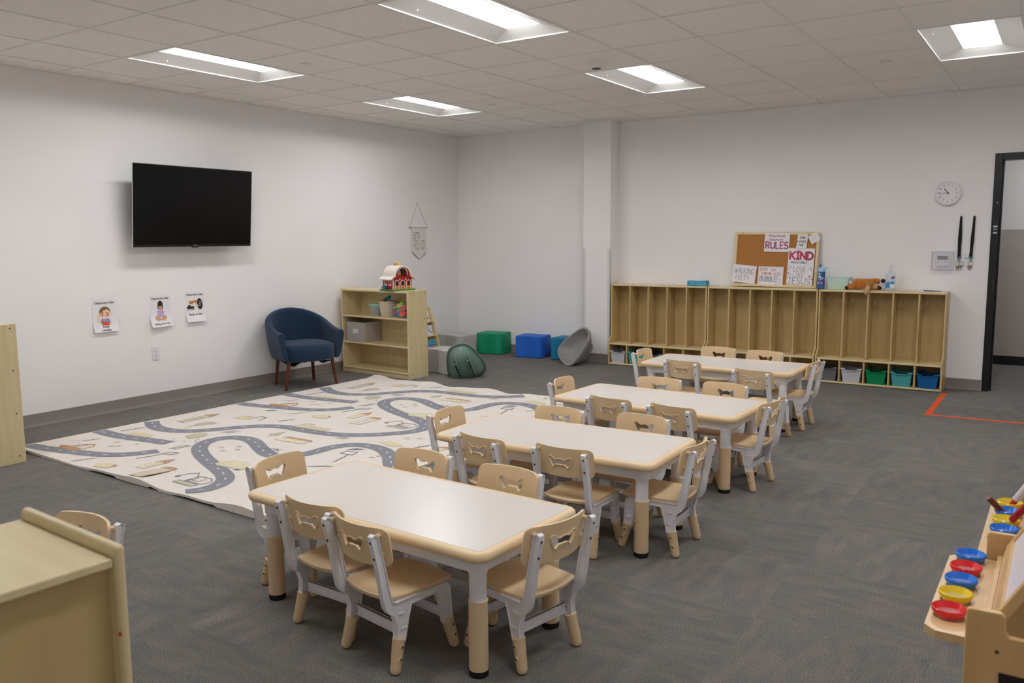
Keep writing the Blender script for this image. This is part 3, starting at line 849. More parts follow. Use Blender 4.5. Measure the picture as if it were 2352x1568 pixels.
# fabric bin
M_FELT = mat('grey_felt', (172, 164, 156), rough=0.95, var=0.12, scale=160, bump=0.3, bscale=300)
t = thing('fabric_bin', 'grey felt box with a paper name tag on the middle shelf', 'fabric bin', S(0.21, 0.135, 0.3425), SA+math.radians(2))
mb = MB(); bw, bd, bh = 0.275, 0.25, 0.215
for x0, x1, y0, y1 in ((-bw/2, bw/2, -bd/2, -bd/2+.008), (-bw/2, bw/2, bd/2-.008, bd/2), (-bw/2, -bw/2+.008, -bd/2+.008, bd/2-.008), (bw/2-.008, bw/2, -bd/2+.008, bd/2-.008)):
    mb.box(x0, x1, y0, y1, 0, bh)
mb.box(-bw/2+.008, bw/2-.008, -bd/2+.008, bd/2-.008, 0, 0.006)
mb.build('box', M_FELT, t, bevel=0.003)
mb = MB()
for x0, x1, z0, z1 in ((-.058, .058, .146, .151), (-.058, .058, .086, .091), (-.058, -.053, .091, .146), (.053, .058, .091, .146)):
    mb.box(x0, x1, -bd/2-.003, -bd/2, z0, z1)
mb.build('tag_holder', mat('grey_clear', (186, 180, 172), rough=0.5, var=0.02), t)
mb = MB(); mb.box(-.042, .042, -bd/2-.0015, -bd/2-.0005, .098, .140)
for k in range(6): 
    for q in line_strip([(-.03+.011*k, .109+(.006 if k % 2 else 0)), (-.026+.011*k, .124), (-.022+.011*k, .112)], .002): mb.flat(q, bd/2+.0018, 1, Matrix(((1,0,0,0),(0,0,-1,0),(0,1,0,0),(0,0,0,1))))
mb.build('name_tag', [M_PAPER, mat('grey_ink', (150, 146, 146), rough=0.7)], t)
# clear tub with an aqua lid
t = thing('lidded_tub', 'clear round tub with aqua lid on the upper shelf', 'tub', S(0.395, 0.16, 0.6325), SA)
MB().lathe([(0.062, 0.0), (0.078, 0.10), (0.08, 0.112)], 28, sy=0.9).build('tub', mat('milky_plastic', (206, 212, 208), rough=0.3, alpha=0.55, var=0.01), t)
MB().lathe([(0.083, 0.106), (0.086, 0.11), (0.086, 0.122), (0.078, 0.126)], 28, sy=0.9).build('lid', mat('aqua_lid', (150, 220, 208), rough=0.4, var=0.02), t, fix=True)
mb = MB()
for k in range(7): mb.lathe([(0.052, 0.006+0.009*k), (0.052+0.001*k, 0.013+0.009*k)], 20, sy=0.88)
mb.build('contents', mat('dark_discs', (84, 88, 100), rough=0.6, var=0.3, scale=60), t)
# woven basket with blocks sticking out
M_ROPE = mat('cotton_rope', (212, 196, 170), rough=0.9, var=0.06, scale=80, bump=0.4, bscale=180)
t = thing('rope_basket', 'cream coiled rope basket of toys in the middle of the upper shelf', 'basket', S(0.590, 0.145, 0.6325), SA)
prof = []
for k in range(15):
    r = 0.074+0.024*(k/14)**0.8; z = 0.004+0.0112*k
    prof += [(r-0.002, z-0.004), (r, z), (r-0.002, z+0.0045)]
mb = MB(); mb.lathe(prof, 32, cap1=False); mb.lathe([(0.094, 0.164), (0.090, 0.16), (0.07, 0.01)], 32, cap0=False)
mb.build('body', M_ROPE, t, fix=True)
bx = S(0.590, 0.145, 0.6325)
mb = MB(); mb.loft([[( -.02,-.02,0),(.02,-.02,0),(.02,.02,0),(-.02,.02,0)], [(-.006,-.006,.05),(.006,-.006,.05),(.006,.006,.05),(-.006,.006,.05)]], 0, Matrix.Rotation(0.5, 4, 'Y'))
o = mb.build('toy_cone', mat('toy_red', (214, 44, 34), rough=0.45, var=0.03), bevel=0.002, fix=True); o.location = bx+Vector((-.055, -.02, .145)); tag(o, 'red pointed toy block sticking out of the rope basket', 'toy block')
mb = MB(); mb.box(-.045, .045, -.014, .014, -.014, .014, 0, Matrix.Rotation(-0.45, 4, 'Y'))
for k in range(4): mb.lathe([(0.006, 0.014), (0.006, 0.021)], 10, 0, Matrix.Rotation(-0.45, 4, 'Y') @ Matrix.Translation((-.032+.021*k, 0, 0)))
o = mb.build('toy_brick', mat('toy_teal', (0, 128, 140), rough=0.45, var=0.03), bevel=0.0015); o.location = bx+Vector((-.005, 0, .190)); tag(o, 'teal studded toy brick sticking out of the rope basket', 'toy block')
mb = MB(); mb.box(-.03, .03, -.018, .018, -.018, .018, 0, Matrix.Rotation(0.25, 4, 'Y'))
o = mb.build('toy_block', mat('toy_brown', (96, 58, 46), rough=0.5, var=0.04), bevel=0.003); o.location = bx+Vector((.05, .02, .150)); tag(o, 'dark brown toy block at the right inside the rope basket', 'toy block')
# clear bin of gears
t = thing('clear_bin', 'clear plastic bin full of colourful gears at the right of the upper shelf', 'bin', S(0.830, 0.14, 0.6325), SA)
mb = MB(); w, d, h = 0.245, 0.2, 0.15
for x0, x1, y0, y1 in ((-w/2, w/2, -d/2, -d/2+.002), (-w/2, w/2, d/2-.002, d/2), (-w/2, -w/2+.002, -d/2+.002, d/2-.002), (w/2-.002, w/2, -d/2+.002, d/2-.002)):
    mb.box(x0, x1, y0, y1, 0, h)
mb.box(-w/2+.002, w/2-.002, -d/2+.002, d/2-.002, 0, .002)
mb.build('box', mat('bin_clear', (230, 236, 234), rough=0.08, alpha=0.06, var=0.0), t)
mb = MB(); mb.tube([(-w/2, -d/2, h), (w/2, -d/2, h), (w/2, d/2, h), (-w/2, d/2, h)], 0.004, 6, closed=True)
mb.build('rim', mat('bin_rim', (150, 170, 160), rough=0.2, alpha=0.6, var=0.0), t)
GC = [(236, 40, 40), (60, 190, 60), (30, 110, 220), (220, 40, 140), (240, 200, 30), (245, 110, 30), (150, 210, 40), (190, 30, 60)]
GN = ['red', 'green', 'blue', 'pink', 'yellow', 'orange', 'lime', 'crimson']
gm = [mat('gear_'+n, c, rough=0.4, var=0.03) for n, c in zip(GN, GC)]
def gear_mesh(name, r, m):
    pts = []
    nt = 12
    for i in range(nt*4):
        a = 2*PI*i/(nt*4); rr = r if i % 4 in (0, 1) else r*0.78
        pts.append((rr*math.cos(a), rr*math.sin(a)))
    mb = MB(); mb.prism(pts, -0.006, 0.006); mb.lathe([(r*0.3, 0.006), (r*0.3, 0.012), (r*0.15, 0.012)], 12)
    return mb.build(name, m)
gb = SM @ Vector((0.830, 0.14, 0.6325))
slots = [(-.085, -.07, .055, 3), (-.03, -.075, .035, 2), (.03, -.078, .036, 5), (.082, -.07, .045, 0), (-.06, -.07, .105, 6), (-.01, -.07, .085, 1), (.05, -.072, .09, 7), (.09, -.06, .105, 0),
         (-.02, -.05, .125, 4), (.02, -.045, .137, 6), (-.085, -.02, .05, 0), (-.03, -.02, .05, 5), (.03, -.02, .05, 1), (.08, -.01, .05, 7), (-.05, .0, .11, 1), (.01, .0, .11, 0), (.07, .01, .11, 5), (-.06, .05, .06, 2), (.0, .05, .06, 3), (.06, .05, .06, 4)]
gl = 'toy gear among the pile in the clear bin'
for i, (x, y, z, c) in enumerate(slots):
    o = gear_mesh('toy_gear', 0.030 if i < 10 else 0.028, gm[c]); o.matrix_world = SM @ Matrix.Translation((0.828+x*0.80, 0.145+y*0.80, 0.6325+z+0.003)) @ Matrix.Rotation(random.uniform(-.5, .5)+PI/2*(1 if i % 4 else .4), 4, 'X') @ Matrix.Rotation(random.uniform(-.4, .4), 4, 'Y')
    tag(o, [GN[c]+' toy gear in the clear bin, '+w for w in ('pressed to its left front', 'front middle', 'front bottom', 'front right', 'upper left front', 'centre of the front', 'upper right front', 'top right corner', 'poking out on top', 'on top of the pile', 'left middle row', 'middle row, low', 'inside the middle row', 'right middle row', 'upper middle row', 'upper inside', 'upper right inside', 'left rear', 'centre rear', 'right rear')][i], 'toy gear', 'gears in the clear bin')

# toy barn
M_BRED = mat('barn_red', (176, 26, 30), rough=0.45, var=0.04); M_BWHITE = mat('barn_white', (232, 224, 212), rough=0.45, var=0.02)
M_BDARK = mat('barn_dark', (64, 12, 12), rough=0.6); M_BGREEN = mat('barn_green', (60, 130, 48), rough=0.5, var=0.05); M_BTAN = mat('barn_door', (196, 128, 62), rough=0.5, var=0.05)
def barn():
    t = thing('toy_barn', 'red toy barn with white arched roof on top of the maple bookshelf', 'toy barn', S(0.752, 0.142, SH-0.0075), math.radians(76))
    t.scale = (0.95, 0.93, 0.95)
    w, d = 0.25, 0.22                       # gable front faces -y ; side faces -x
    MB().prism(rrect(0.33, 0.27, 0.03), 0, 0.016).build('base', M_BGREEN, t, bevel=0.003)
    b0 = 0.016
    def gable(k=1.0, bot=b0):
        pts = [(-w/2, bot), (w/2, bot), (w/2+.004, 0.135), (w/2-.02, 0.155)]
        pts += [(x, z) for x, z in arc(0, 0.155, w/2-.022, 0.108, 0, 180, 14)]
        return pts+[(-w/2+.02, 0.155), (-w/2-.004, 0.135)]
    Y = Matrix(((1, 0, 0, 0), (0, 0, -1, 0), (0, 1, 0, 0), (0, 0, 0, 1)))     # (x,z)->front plane, third axis = -y
    MB().prism(gable(), -d/2+.01, d/2-.01, 0, Y).build('walls', M_BRED, t, bevel=0.002)
    # roof shell with flared eaves
    rp = [(-w/2-.045, 0.128), (-w/2-.005, 0.158)]+[(x, z) for x, z in arc(0, 0.158, w/2-.012, 0.118, 180, 0, 16)]+[(w/2+.005, 0.158), (w/2+.045, 0.128)]
    ri = [(-w/2-.043, 0.118), (-w/2-.001, 0.148)]+[(x, z) for x, z in arc(0, 0.154, w/2-.022, 0.108, 180, 0, 16)]+[(w/2+.001, 0.148), (w/2+.043, 0.118)]
    mb = MB(); n = len(rp); y0, y1 = -d/2-.012, d/2+.012
    vs = [(x, y0, z) for x, z in rp]+[(x, y1, z) for x, z in rp]+[(x, y1, z) for x, z in ri]+[(x, y0, z) for x, z in ri]
    fs = []
    for r in range(4):
        for j in range(n-1): fs.append((r*n+j, r*n+j+1, ((r+1) % 4)*n+j+1, ((r+1) % 4)*n+j))
    fs += [(0, n, 2*n, 3*n), (n-1, 4*n-1, 3*n-1, 2*n-1)]
    mb.add(vs, fs); mb.build('roof', M_BWHITE, t, fix=True)
    def arch(cx, z0, hw, hh, k=10): return [(cx-hw, z0), (cx+hw, z0)]+arc(cx, z0+hh-hw, hw, hw, 0, 180, k)
    front = -d/2
    for cx in (-.078, 0, .078):              # three arched doors
        o = MB().prism(arch(cx, b0, .026, .098), d/2-.0095, d/2-.006, 0, Y).build('door', M_BDARK, t)
        MB().prism([(cx-.022, b0), (cx+.022, b0), (cx+.022, b0+.042), (cx-.022, b0+.042)], d/2-.006, d/2-.003, 0, Y).build('half_door', M_BTAN, o)
        mb = MB(); mb.tube([(x, -d/2+.004, z) for x, z in [(cx-.027, b0)]+arc(cx, b0+.072, .027, .027, 180, 0, 10)+[(cx+.027, b0)]], 0.004, 6); mb.build('door_trim', M_BWHITE, o)
    for cx in (-.039, .039):
        MB().lathe([(0.004, 0), (0.010, 0.004), (0.004, 0.012), (0.002, 0.02)], 10, 0, Matrix.Translation((cx, -d/2+.004, .118))).build('lantern', mat('lantern', (150, 196, 190), rough=0.4), t)
    o = MB().prism(arch(0, .165, .06, .085), d/2-.0095, d/2-.006, 0, Y).build('loft_opening', M_BDARK, t)
    MB().prism([(-.05, .17), (-.022, .17), (-.03, .222), (-.045, .222)], d/2-.006, d/2-.004, 0, Y).build('hay', M_BTAN, o)
    mb = MB(); mb.tube([(x, -d/2+.004, z) for x, z in arc(0, .19, .062, .062, 200, -20, 14)], 0.0045, 6); mb.build('loft_trim', M_BWHITE, o)
    X = Matrix(((0, 0, -1, 0), (-1, 0, 0, 0), (0, 1, 0, 0), (0, 0, 0, 1)))
    for cy in (-.045, .04):
        o = MB().prism(arch(cy, .058, .022, .066), w/2-.001, w/2+.002, 0, X).build('window', mat('barn_window', (200, 200, 205), rough=0.4), t)
        mb = MB(); mb.tube([(-w/2-.002, -y, z) for y, z in [(cy-.023, .058)]+arc(cy, .101, .023, .023, 180, 0, 10)+[(cy+.023, .058)]], 0.004, 6, closed=True); mb.build('window_trim', M_BWHITE, o)
    for sx, sy in ((-1, -1), (1, -1), (-1, 1)):
        MB().box(sx*(w/2+.001)-.004, sx*(w/2+.001)+.004, sy*(d/2-.01)-.004, sy*(d/2-.01)+.004, b0, .13).build('corner_post', M_BWHITE, t)
    mb = MB(); mb.tube([(0, -.05, .272), (0, -.045, .292), (0, -.02, .298), (0, .02, .298), (0, .045, .292), (0, .05, .272)], 0.012, 10); mb.build('handle', mat('handle_yellow', (222, 168, 52), rough=0.4, var=0.04), t)
    mb = MB(); mb.box(-w/2-.035, -w/2-.006, .02, .075, b0+.008, b0+.036); mb.box(-w/2-.035, -w/2-.028, .02, .03, b0, b0+.01); mb.box(-w/2-.035, -w/2-.028, .065, .075, b0, b0+.01)
    mb.build('trough', mat('trough_teal', (20, 128, 140), rough=0.45), t, bevel=0.002)
barn()

# ------------------------------------------------------------------ armchair
M_NAVY = mat('navy_cloth', (15, 42, 68), rough=0.85, var=0.10, scale=90, bump=0.25, bscale=350, sheen=0.15)
M_WALNUT = wood('walnut', (104, 48, 28), (76, 34, 19), stretch=(30, 30, 3))
def armchair():
    t = thing('armchair', 'navy blue upholstered tub armchair by the left wall', 'armchair', (0.037, 2.105, 0), math.radians(72))
    t.scale = (0.92, 0.92, 1.0)
    # local: faces -y ; x right
    st = []
    for k in range(25):
        a = math.radians(-38+256*k/24)            # sweep from right arm front round the back to left arm front
        st.append(a)
    rings = []; N = 25
    for k in range(N):
        u = k/(N-1); s = 2*u-1                      # -1 right arm tip .. 1 left arm tip
        # plan path: straight arms then round back
        L = abs(s)
        if L > 0.62:
            f = (L-0.62)/0.38; px = 0.330+0.004*f; py = 0.055-0.335*f; nx, ny = 1.0, 0.0
        else:
            a = PI/2*(L/0.62); px = 0.330*math.sin(a); py = 0.055+0.265*math.cos(a); nx, ny = math.sin(a), math.cos(a)
        sg = -1 if s < 0 else 1
        px *= -sg if sg else 1; nx *= -sg
        px, nx = -px, -nx
        top = 0.565+0.205*(0.5+0.5*math.cos(PI*min(1, L/0.98)))
        ring = []
        th = 0.045
        for (off, z) in ((-0.058, 0.278), (-0.010, 0.292), (0.020, 0.42), (0.042, top-0.05), (0.038, top-0.012), (0.018, top), (-0.014, top-0.002), (-0.030, top-0.014), (-0.033, top-0.07), (-0.030, 0.45), (-0.066, 0.29)):
            ring.append((px+nx*off, py+ny*off, z))
        rings.append(ring)
    rings = [rings[0]]+[[tuple(Vector(a)+(Vector(b)-Vector(a))*0.08) for a, b in zip(rings[0], rings[1])]]+rings[1:-1]+[[tuple(Vector(a)+(Vector(b)-Vector(a))*0.08) for a, b in zip(rings[-1], rings[-2])]]+[rings[-1]]
    mb = MB(); mb.loft(rings); sh = mb.build('shell', M_NAVY, t, sub=2, fix=True, ang=75)
    # seat cushion
    sr = []
    for z, g in ((0.275, 0.94), (0.29, 1.0), (0.385, 1.0), (0.425, 0.97), (0.44, 0.86), (0.447, 0.5)):
        ring = []
        for j in range(32):
            a = 2*PI*j/32; cx, cy = math.cos(a), math.sin(a)
            ex = 0.5; x = 0.300*math.copysign(abs(cx)**ex, cx); y = 0.285*math.copysign(abs(cy)**ex, cy)
            y = y if y < 0 else y*0.9
            fr = -0.05*(1-(x/0.3)**2) if y < 0 else 0
            ring.append((x*g, -0.01+y*g+fr*g, z))
        sr.append(ring)
    MB().loft(sr).build('seat_cushion', M_NAVY, t, ang=75)
    for (tx, ty, bx, by) in ((-.245, -.215, -.295, -.222), (.245, -.215, .295, -.222), (-.2, .18, -.225, .21), (.2, .18, .225, .21)):
        mb = MB(); mb.tube([(tx, ty, 0.29), (bx, by, 0.0005)], [0.021, 0.0145], 14); mb.build('leg', M_WALNUT, t)
    # torn dust cover sagging below the seat
    vs = []; fs = []; nx, ny = 14, 6
    for j in range(ny+1):
        for i in range(nx+1):
            x = -.25+.5*i/nx; y = -.22+.40*j/ny
            sag = 0.035*math.exp(-((x+.21)/.09)**2)*max(0, 1-j/4)+0.05*math.exp(-((x-.21)/.07)**2)*max(0, 1-abs(j-2)/3)+0.012*math.sin(i*0.9)**2
            vs.append((x, y, 0.272-sag))
    for j in range(ny):
        for i in range(nx): fs.append((j*(nx+1)+i, j*(nx+1)+i+1, (j+1)*(nx+1)+i+1, (j+1)*(nx+1)+i))
    o = MB().add(vs, fs).build('dust_cover', mat('black_cloth', (14, 14, 15), rough=0.95, var=0.1), t)
    so = o.modifiers.new('s', 'SOLIDIFY'); so.thickness = 0.003; so.offset = 1
armchair()

# ------------------------------------------------------------------ foam seats, book rack, rocker bowls
def foam(label, m, loc, rz, w=0.36, d=0.29, h=0.268):
    front = [(-w/2, -d/2), (-w/6, -d/2+0.028), (w/8, -d/2+0.006), (w/2-0.06, -d/2-0.012)]
    pts = [Vector((x, y)) for x, y in front]+[Vector((w/2-0.01, -d/2+0.035)), Vector((w/2, -d/2+0.10))]
    back = [Vector((w/2, d/2)), Vector((w/8, d/2-0.02)), Vector((-w/6, d/2+0.012)), Vector((-w/2, d/2))]
    f = spline(pts, 5); b = spline(back, 5)
    poly = [(p.x, p.y) for p in f]+[(p.x, p.y) for p in b]
    o = MB().prism(poly, 0.001, h).build('foam_seat', m, bevel=0.014, seg=4, ang=50)
    # slightly dished top like a soft cushion is given by the bevel; sits on the floor
    o.location = loc; o.rotation_euler = (0, 0, rz)
    return tag(o, label, 'foam seat', 'foam block seats')
M_FG = mat('foam_green', (18, 150, 108), rough=0.55, var=0.05, bump=0.05, bscale=30); M_FB = mat('foam_blue', (34, 102, 204), rough=0.55, var=0.05); M_FT = mat('foam_teal', (10, 122, 160), rough=0.55, var=0.05)
M_FGR = mat('foam_grey', (184, 182, 180), rough=0.6, var=0.04)
foam('green foam block seat against the back wall', M_FG, (0.335, 5.055, 0), math.radians(10))
foam('blue foam block seat between the green and teal ones', M_FB, (0.945, 5.035, 0), math.radians(10))
foam('teal foam block seat half behind the grey rocker bowl', M_FT, (1.425, 5.055, 0), math.radians(4), w=0.31)
foam('grey foam block seat at the back in the room corner', M_FGR, (0.03, 4.66, 0), math.radians(-6), w=0.44)
foam('grey foam block seat right beside the bookshelf end', M_FGR, (0.80, 3.49, 0), math.radians(-6), w=0.40)
# book display rack behind the shelf (only its far end shows)
t = thing('book_rack', 'slanted wooden book display rack peeking out behind the bookshelf', 'book rack', (0, 0, 0))
Xm = Matrix(((1, 0, 0, 0), (0, 0, 1, 0), (0, 1, 0, 0), (0, 0, 0, 1)))
rk = [(-0.30, 0), (0.275, 0), (0.275, 0.165), (0.135, 0.66), (-0.30, 0.66)]
for y in (3.45, 4.03): MB().prism(rk, y, y+0.016, 0, Xm).build('end_panel', M_LOCKE, t, bevel=0.003, fix=True)
M_RB = wood('rack_board', (196, 150, 84), (180, 134, 70))
zz = [0.17, 0.33, 0.49, 0.65]
def rx(z): return 0.275-0.14*(z-0.165)/0.495
for k in range(3):
    z0, z1 = zz[k], zz[k+1]
    MB().add([(rx(z0)-0.10, 3.466, z0-.01), (rx(z0)-0.10, 4.03, z0-.01), (rx(z1)-0.05, 4.03, z1), (rx(z1)-0.05, 3.466, z1)], [(0, 1, 2, 3)]).build('back_board', M_RB, t)
    MB().box(rx(z0)-0.10, rx(z0)-0.012, 3.466, 4.03, z0-0.012, z0).build('ledge', M_LOCKE, t)
MB().box(-0.29, 0.27, 3.466, 4.03, 0.0, 0.155).build('plinth', M_RB, t)
for k, (lb, c1, c2) in enumerate((('picture book with blue landscape cover on the lowest rack tier', (70, 150, 190), (20, 50, 110)), ('white and blue picture book on the middle rack tier', (214, 222, 234), (40, 60, 130)), ('white picture book with small dark marks on the top rack tier', (226, 226, 226), (70, 70, 80)))):
    z0 = zz[k]; z1 = z0+(.11, .115, .13)[k]; sl = 0.09*(z1-z0)/0.16
    mb = MB(); y0, y1 = 3.74, 4.015
    xb, xt = rx(z0)-0.055, rx(z0)-0.055-sl*0.3
    M = Matrix(((0, xt-xb, 1, xb), (1, 0, 0, 0), (0, z1-z0, 0, z0+0.0005), (0, 0, 0, 1)))
    mb.add([(y0, 0, 0), (y1, 0, 0), (y1, 1, 0), (y0, 1, 0), (y0, 0, .008), (y1, 0, .008), (y1, 1, .008), (y0, 1, .008)], [(0, 3, 2, 1), (4, 5, 6, 7), (0, 1, 5, 4), (1, 2, 6, 5), (2, 3, 7, 6), (3, 0, 4, 7)], 0, M)
    if k == 0:
        mb.flat([(y0, 0), (y1, 0), (y1, .42), (y0, .42)], .0085, 1, M); mb.flat([(y1-.12, .05), (y1-.02, .05), (y1-.02, .14), (y1-.12, .14)], .009, 2, M)
        for j in range(5): mb.flat(circle(y1-.02-.028*j, .26+.05*(j % 2), .012, 10, .07), .009, 2, M)
    else:
        for j in range(5): mb.flat(circle(y1-.03-.03*j, .28+.22*(j % 3), .010, 10, .09), .0085, 1, M)
    o = mb.build('picture_book', [mat('cover_a%d' % k, c1, rough=0.35), mat('cover_b%d' % k, c2, rough=0.4), M_PAPER], fix=True)
    tag(o, lb, 'book', 'books on the display rack')
# moulded rocker bowls
def bowl(label, m, M, name='rocker_bowl', feet=True):
    t = D.objects.new(name, None); COL.objects.link(t); tag(t, label, 'rocker seat', 'moulded rocker seats')
    t.matrix_world = M
    def outline(k, sc, z):
        pts = []
        for j in range(40):
            a = 2*PI*j/40
            r = 1.0/((abs(math.cos(a)/1.0)**3.0+abs(math.sin(a)/0.82)**3.0)**(1/3.0))
            x = 0.265*r*math.cos(a); y = 0.265*r*math.sin(a)
            y *= 1.0-0.30*(x/0.265)                 # narrower toward +x end
            pts.append((x*sc, y*sc, z))
        return pts
    rings = [outline(0, 0.05, -.150), outline(0, 0.35, -.147), outline(0, .6, -.132), outline(0, .76, -.095), outline(0, .86, -.045), outline(0, .89, -.008), outline(0, .99, -.016), outline(0, 1.0, .004), outline(0, .985, .012), outline(0, .90, .012),
             outline(0, .855, -.02), outline(0, .74, -.082), outline(0, .58, -.120), outline(0, .33, -.135), outline(0, .05, -.138)]
    MB().loft(rings, fix if False else 0).build('bowl', m, t, fix=True, ang=60)
    for s in (-1, 1):
        mb = MB()
        pr = [(-.17, -.118), (-.10, -.175), (0.0, -.190), (.10, -.175), (.16, -.118)]
        Y = Matrix(((1, 0, 0, 0), (0, 0, 1, 0), (0, 1, 0, 0), (0, 0, 0, 1)))
        poly = [(p.x, p.y) for p in spline([Vector(q) for q in pr], 4)]+[(.10, -.128), (.05, -.139), (-.05, -.139), (-.10, -.128)]
        mb.prism(poly, s*.062-.0035, s*.062+.0035, 0, Y); mb.prism(poly, s*.098-.0035, s*.098+.0035, 0, Y)
        for x in (-.09, -.045, 0, .045, .09): mb.box(x-.003, x+.003, min(s*.0655, s*.0945), max(s*.0655, s*.0945), -.172, -.142)
        mb.build('rocker_runner', m, t, fix=True)
    return t
def basis(n, l, o):
    n = Vector(n).normalized(); l = Vector(l); l = (l-n*l.dot(n)).normalized(); s = n.cross(l)
    return Matrix(((l.x, s.x, n.x, o[0]), (l.y, s.y, n.y, o[1]), (l.z, s.z, n.z, o[2]), (0, 0, 0, 1)))
bowl('grey rocker bowl leaning against the white pier, inside showing', mat('rocker_grey', (146, 142, 141), rough=0.4, var=0.02), basis((-0.32, -0.74, 0.52), (0.60, 0.30, 0.72), (1.705, 4.735, 0.222)) @ Matrix.Scale(0.92, 4))
bowl('dark green rocker bowl tipped on its side, underside showing', mat('rocker_green', (104, 128, 118), rough=0.4, var=0.03), basis((-0.60, 0.72, 0.38), (-0.35, -0.05, 1.0), (1.14, 3.34, 0.16)) @ Matrix.Scale(0.88, 4))
# ------------------------------------------------------------------ things on the left wall
# plane helper: local x = world +y (to the right when facing the left wall), local y = up, local z = into the room
def LWALL(y, z, off=0.0, roll=0.0):
    return Matrix(((0, 0, 1, XW+off), (1, 0, 0, y), (0, 1, 0, z), (0, 0, 0, 1))) @ Matrix.Rotation(roll, 4, 'Z')
t = D.objects.new('television', None); COL.objects.link(t)
tag(t, 'large black flat television mounted on the left wall', 'television')
tw, thh = 1.225, 0.705
t.matrix_world = Matrix.Translation((XW+0.15, 1.098, 1.402)) @ Matrix.Rotation(math.radians(5.4), 4, 'Y') @ Matrix(((0, 0, 1, 0), (1, 0, 0, 0), (0, 1, 0, 0), (0, 0, 0, 1)))
mb = MB(); mb.box(-tw/2, tw/2, 0, thh, -0.012, 0.0); mb.box(-tw/2+.12, tw/2-.12, .05, thh-.1, -0.062, -0.012)
mb.build('casing', M_BLACK, t, bevel=0.003)
MB().box(-tw/2+.008, tw/2-.008, .022, thh-.008, 0.0, 0.0012).build('screen', mat('screen_black', (4, 5, 5), rough=0.24, spec=0.35, var=0.0), t)
mb = MB()
for a, b, c, d in ((-tw/2-.001, tw/2+.001, thh, thh+.003), (-tw/2-.002, -tw/2, 0, thh), (tw/2, tw/2+.002, 0, thh)): mb.box(a, b, c, d, -0.006, 0.002)
mb.build('bezel', mat('bezel_grey', (196, 206, 200), rough=0.4, metal=0.2, var=0.01), t)
mb = MB(); add_text(mb, 'Roku', 0.018, 0.0, 0.006, 0.0016, 0, None); mb.box(-.03, .03, -.008, 0, -.02, 0, 1)
mb.build('maker_mark', [mat('logo_grey', (190, 190, 190), rough=0.5), M_BLACK], t)
mb = MB(); mb.box(-.16, .16, .18, .48, -0.118, -0.114); mb.box(-.16, -.13, .2, .5, -0.112, -0.062); mb.box(.13, .16, .2, .5, -0.112, -0.062)
mb.build('wall_mount', M_BLACK, t)

def curl_sheet(name, label, cat, M, w, h, draw, mats, group, curl=0.02, side=0):
    """paper pinned at the top whose lower edge lifts from the wall; draw() gives flat prints"""
    mb = MB()
    def dep(x, y):
        v = (h/2-y)/h
        lift = curl*max(0, (v-0.55)/0.45)**2
        return 0.0015+lift*(1+side*x/w*1.2)
    nx, ny = 8, 16
    vs = []; fs = []
    for j in range(ny+1):
        for i in range(nx+1):
            x, y = -w/2+w*i/nx, -h/2+h*j/ny
            vs.append((x, y, dep(x, y)))
    for j in range(ny):
        for i in range(nx): fs.append((j*(nx+1)+i, j*(nx+1)+i+1, (j+1)*(nx+1)+i+1, (j+1)*(nx+1)+i))
    n = len(vs)
    vs += [(x, y, z-0.0006) for x, y, z in vs]; fs += [tuple(n+i for i in f[::-1]) for f in fs]
    mb.add(vs, fs)
    pr = MB(); draw(pr)
    pr.v = [Vector((p.x, p.y, dep(p.x, p.y)+0.0007+p.z)) for p in pr.v]
    o = len(mb.v); mb.v += pr.v; mb.f += [[i+o for i in f] for f in pr.f]; mb.m += pr.m
    ob = mb.build(name, mats, ang=60); ob.matrix_world = M
    return tag(ob, label, cat, group)
PC = dict(skin=(242, 204, 170), hair=(138, 106, 66), blue=(120, 160, 205), red=(222, 84, 58), cheek=(222, 110, 96), black=(44, 42, 46), lilac=(196, 168, 200), tan=(206, 160, 128), orange=(206, 120, 70), white=(240, 236, 236))
PMAT = [M_PAPER, M_INK]+[mat('print_'+k, v, rough=0.7, var=0.01) for k, v in PC.items()]
PI_ = {k: i+2 for i, k in enumerate(PC)}
def title(mb, s, y, size=0.026, x=0): add_text(mb, s, size, x, y, 0.0, 1, None, bold=0.0007)
def pin(mb, y): mb.flat(circle(0, y, .004, 10), .0008, PI_['white'])
def d_listen(mb):
    F = lambda p, c, z: mb.flat(p, z, PI_[c])
    title(mb, 'Classroom rules', .098); pin(mb, .132)
    F(circle(0, .028, .050, 24, .046), 'hair', .0002); F(circle(.002, .018, .044, 24, .042), 'skin', .0004)
    F([(-.045, .03)]+arc(0, .03, .046, .043, 180, 0, 12)+[(.046, .03), (.02, .05), (-.01, .042), (-.03, .02)], 'hair', .0006)
    for x in (-.018, .018): mb.flat(circle(x, .020, .005, 10, .007), .0008, 1); F(circle(x*1.35, .004, .010, 12), 'cheek', .0008)
    for q in line_strip(arc(0, .0, .010, .006, 200, 340, 6), .002): mb.flat(q, .0008, 1)
    F([(-.045, -.060), (-.035, -.030), (.035, -.030), (.048, -.060), (.03, -.070), (-.03, -.070)], 'blue', .0002)
    F([(-.033, -.085), (-.033, -.05), (.033, -.05), (.033, -.085)], 'red', .0004)
    for x in (-.026, .018): F([(x, -.05), (x+.008, -.05), (x+.006, -.026), (x, -.026)], 'red', .0006)
    F([(-.064, -.06), (-.048, -.064), (-.044, .0), (-.058, .010), (-.066, -.01)], 'skin', .0003); F([(.044, -.06), (.052, -.056), (.056, -.085), (.046, -.085)], 'skin', .0003)
    title(mb, 'Listen', -.104, .024); title(mb, 'carefully', -.131, .024)
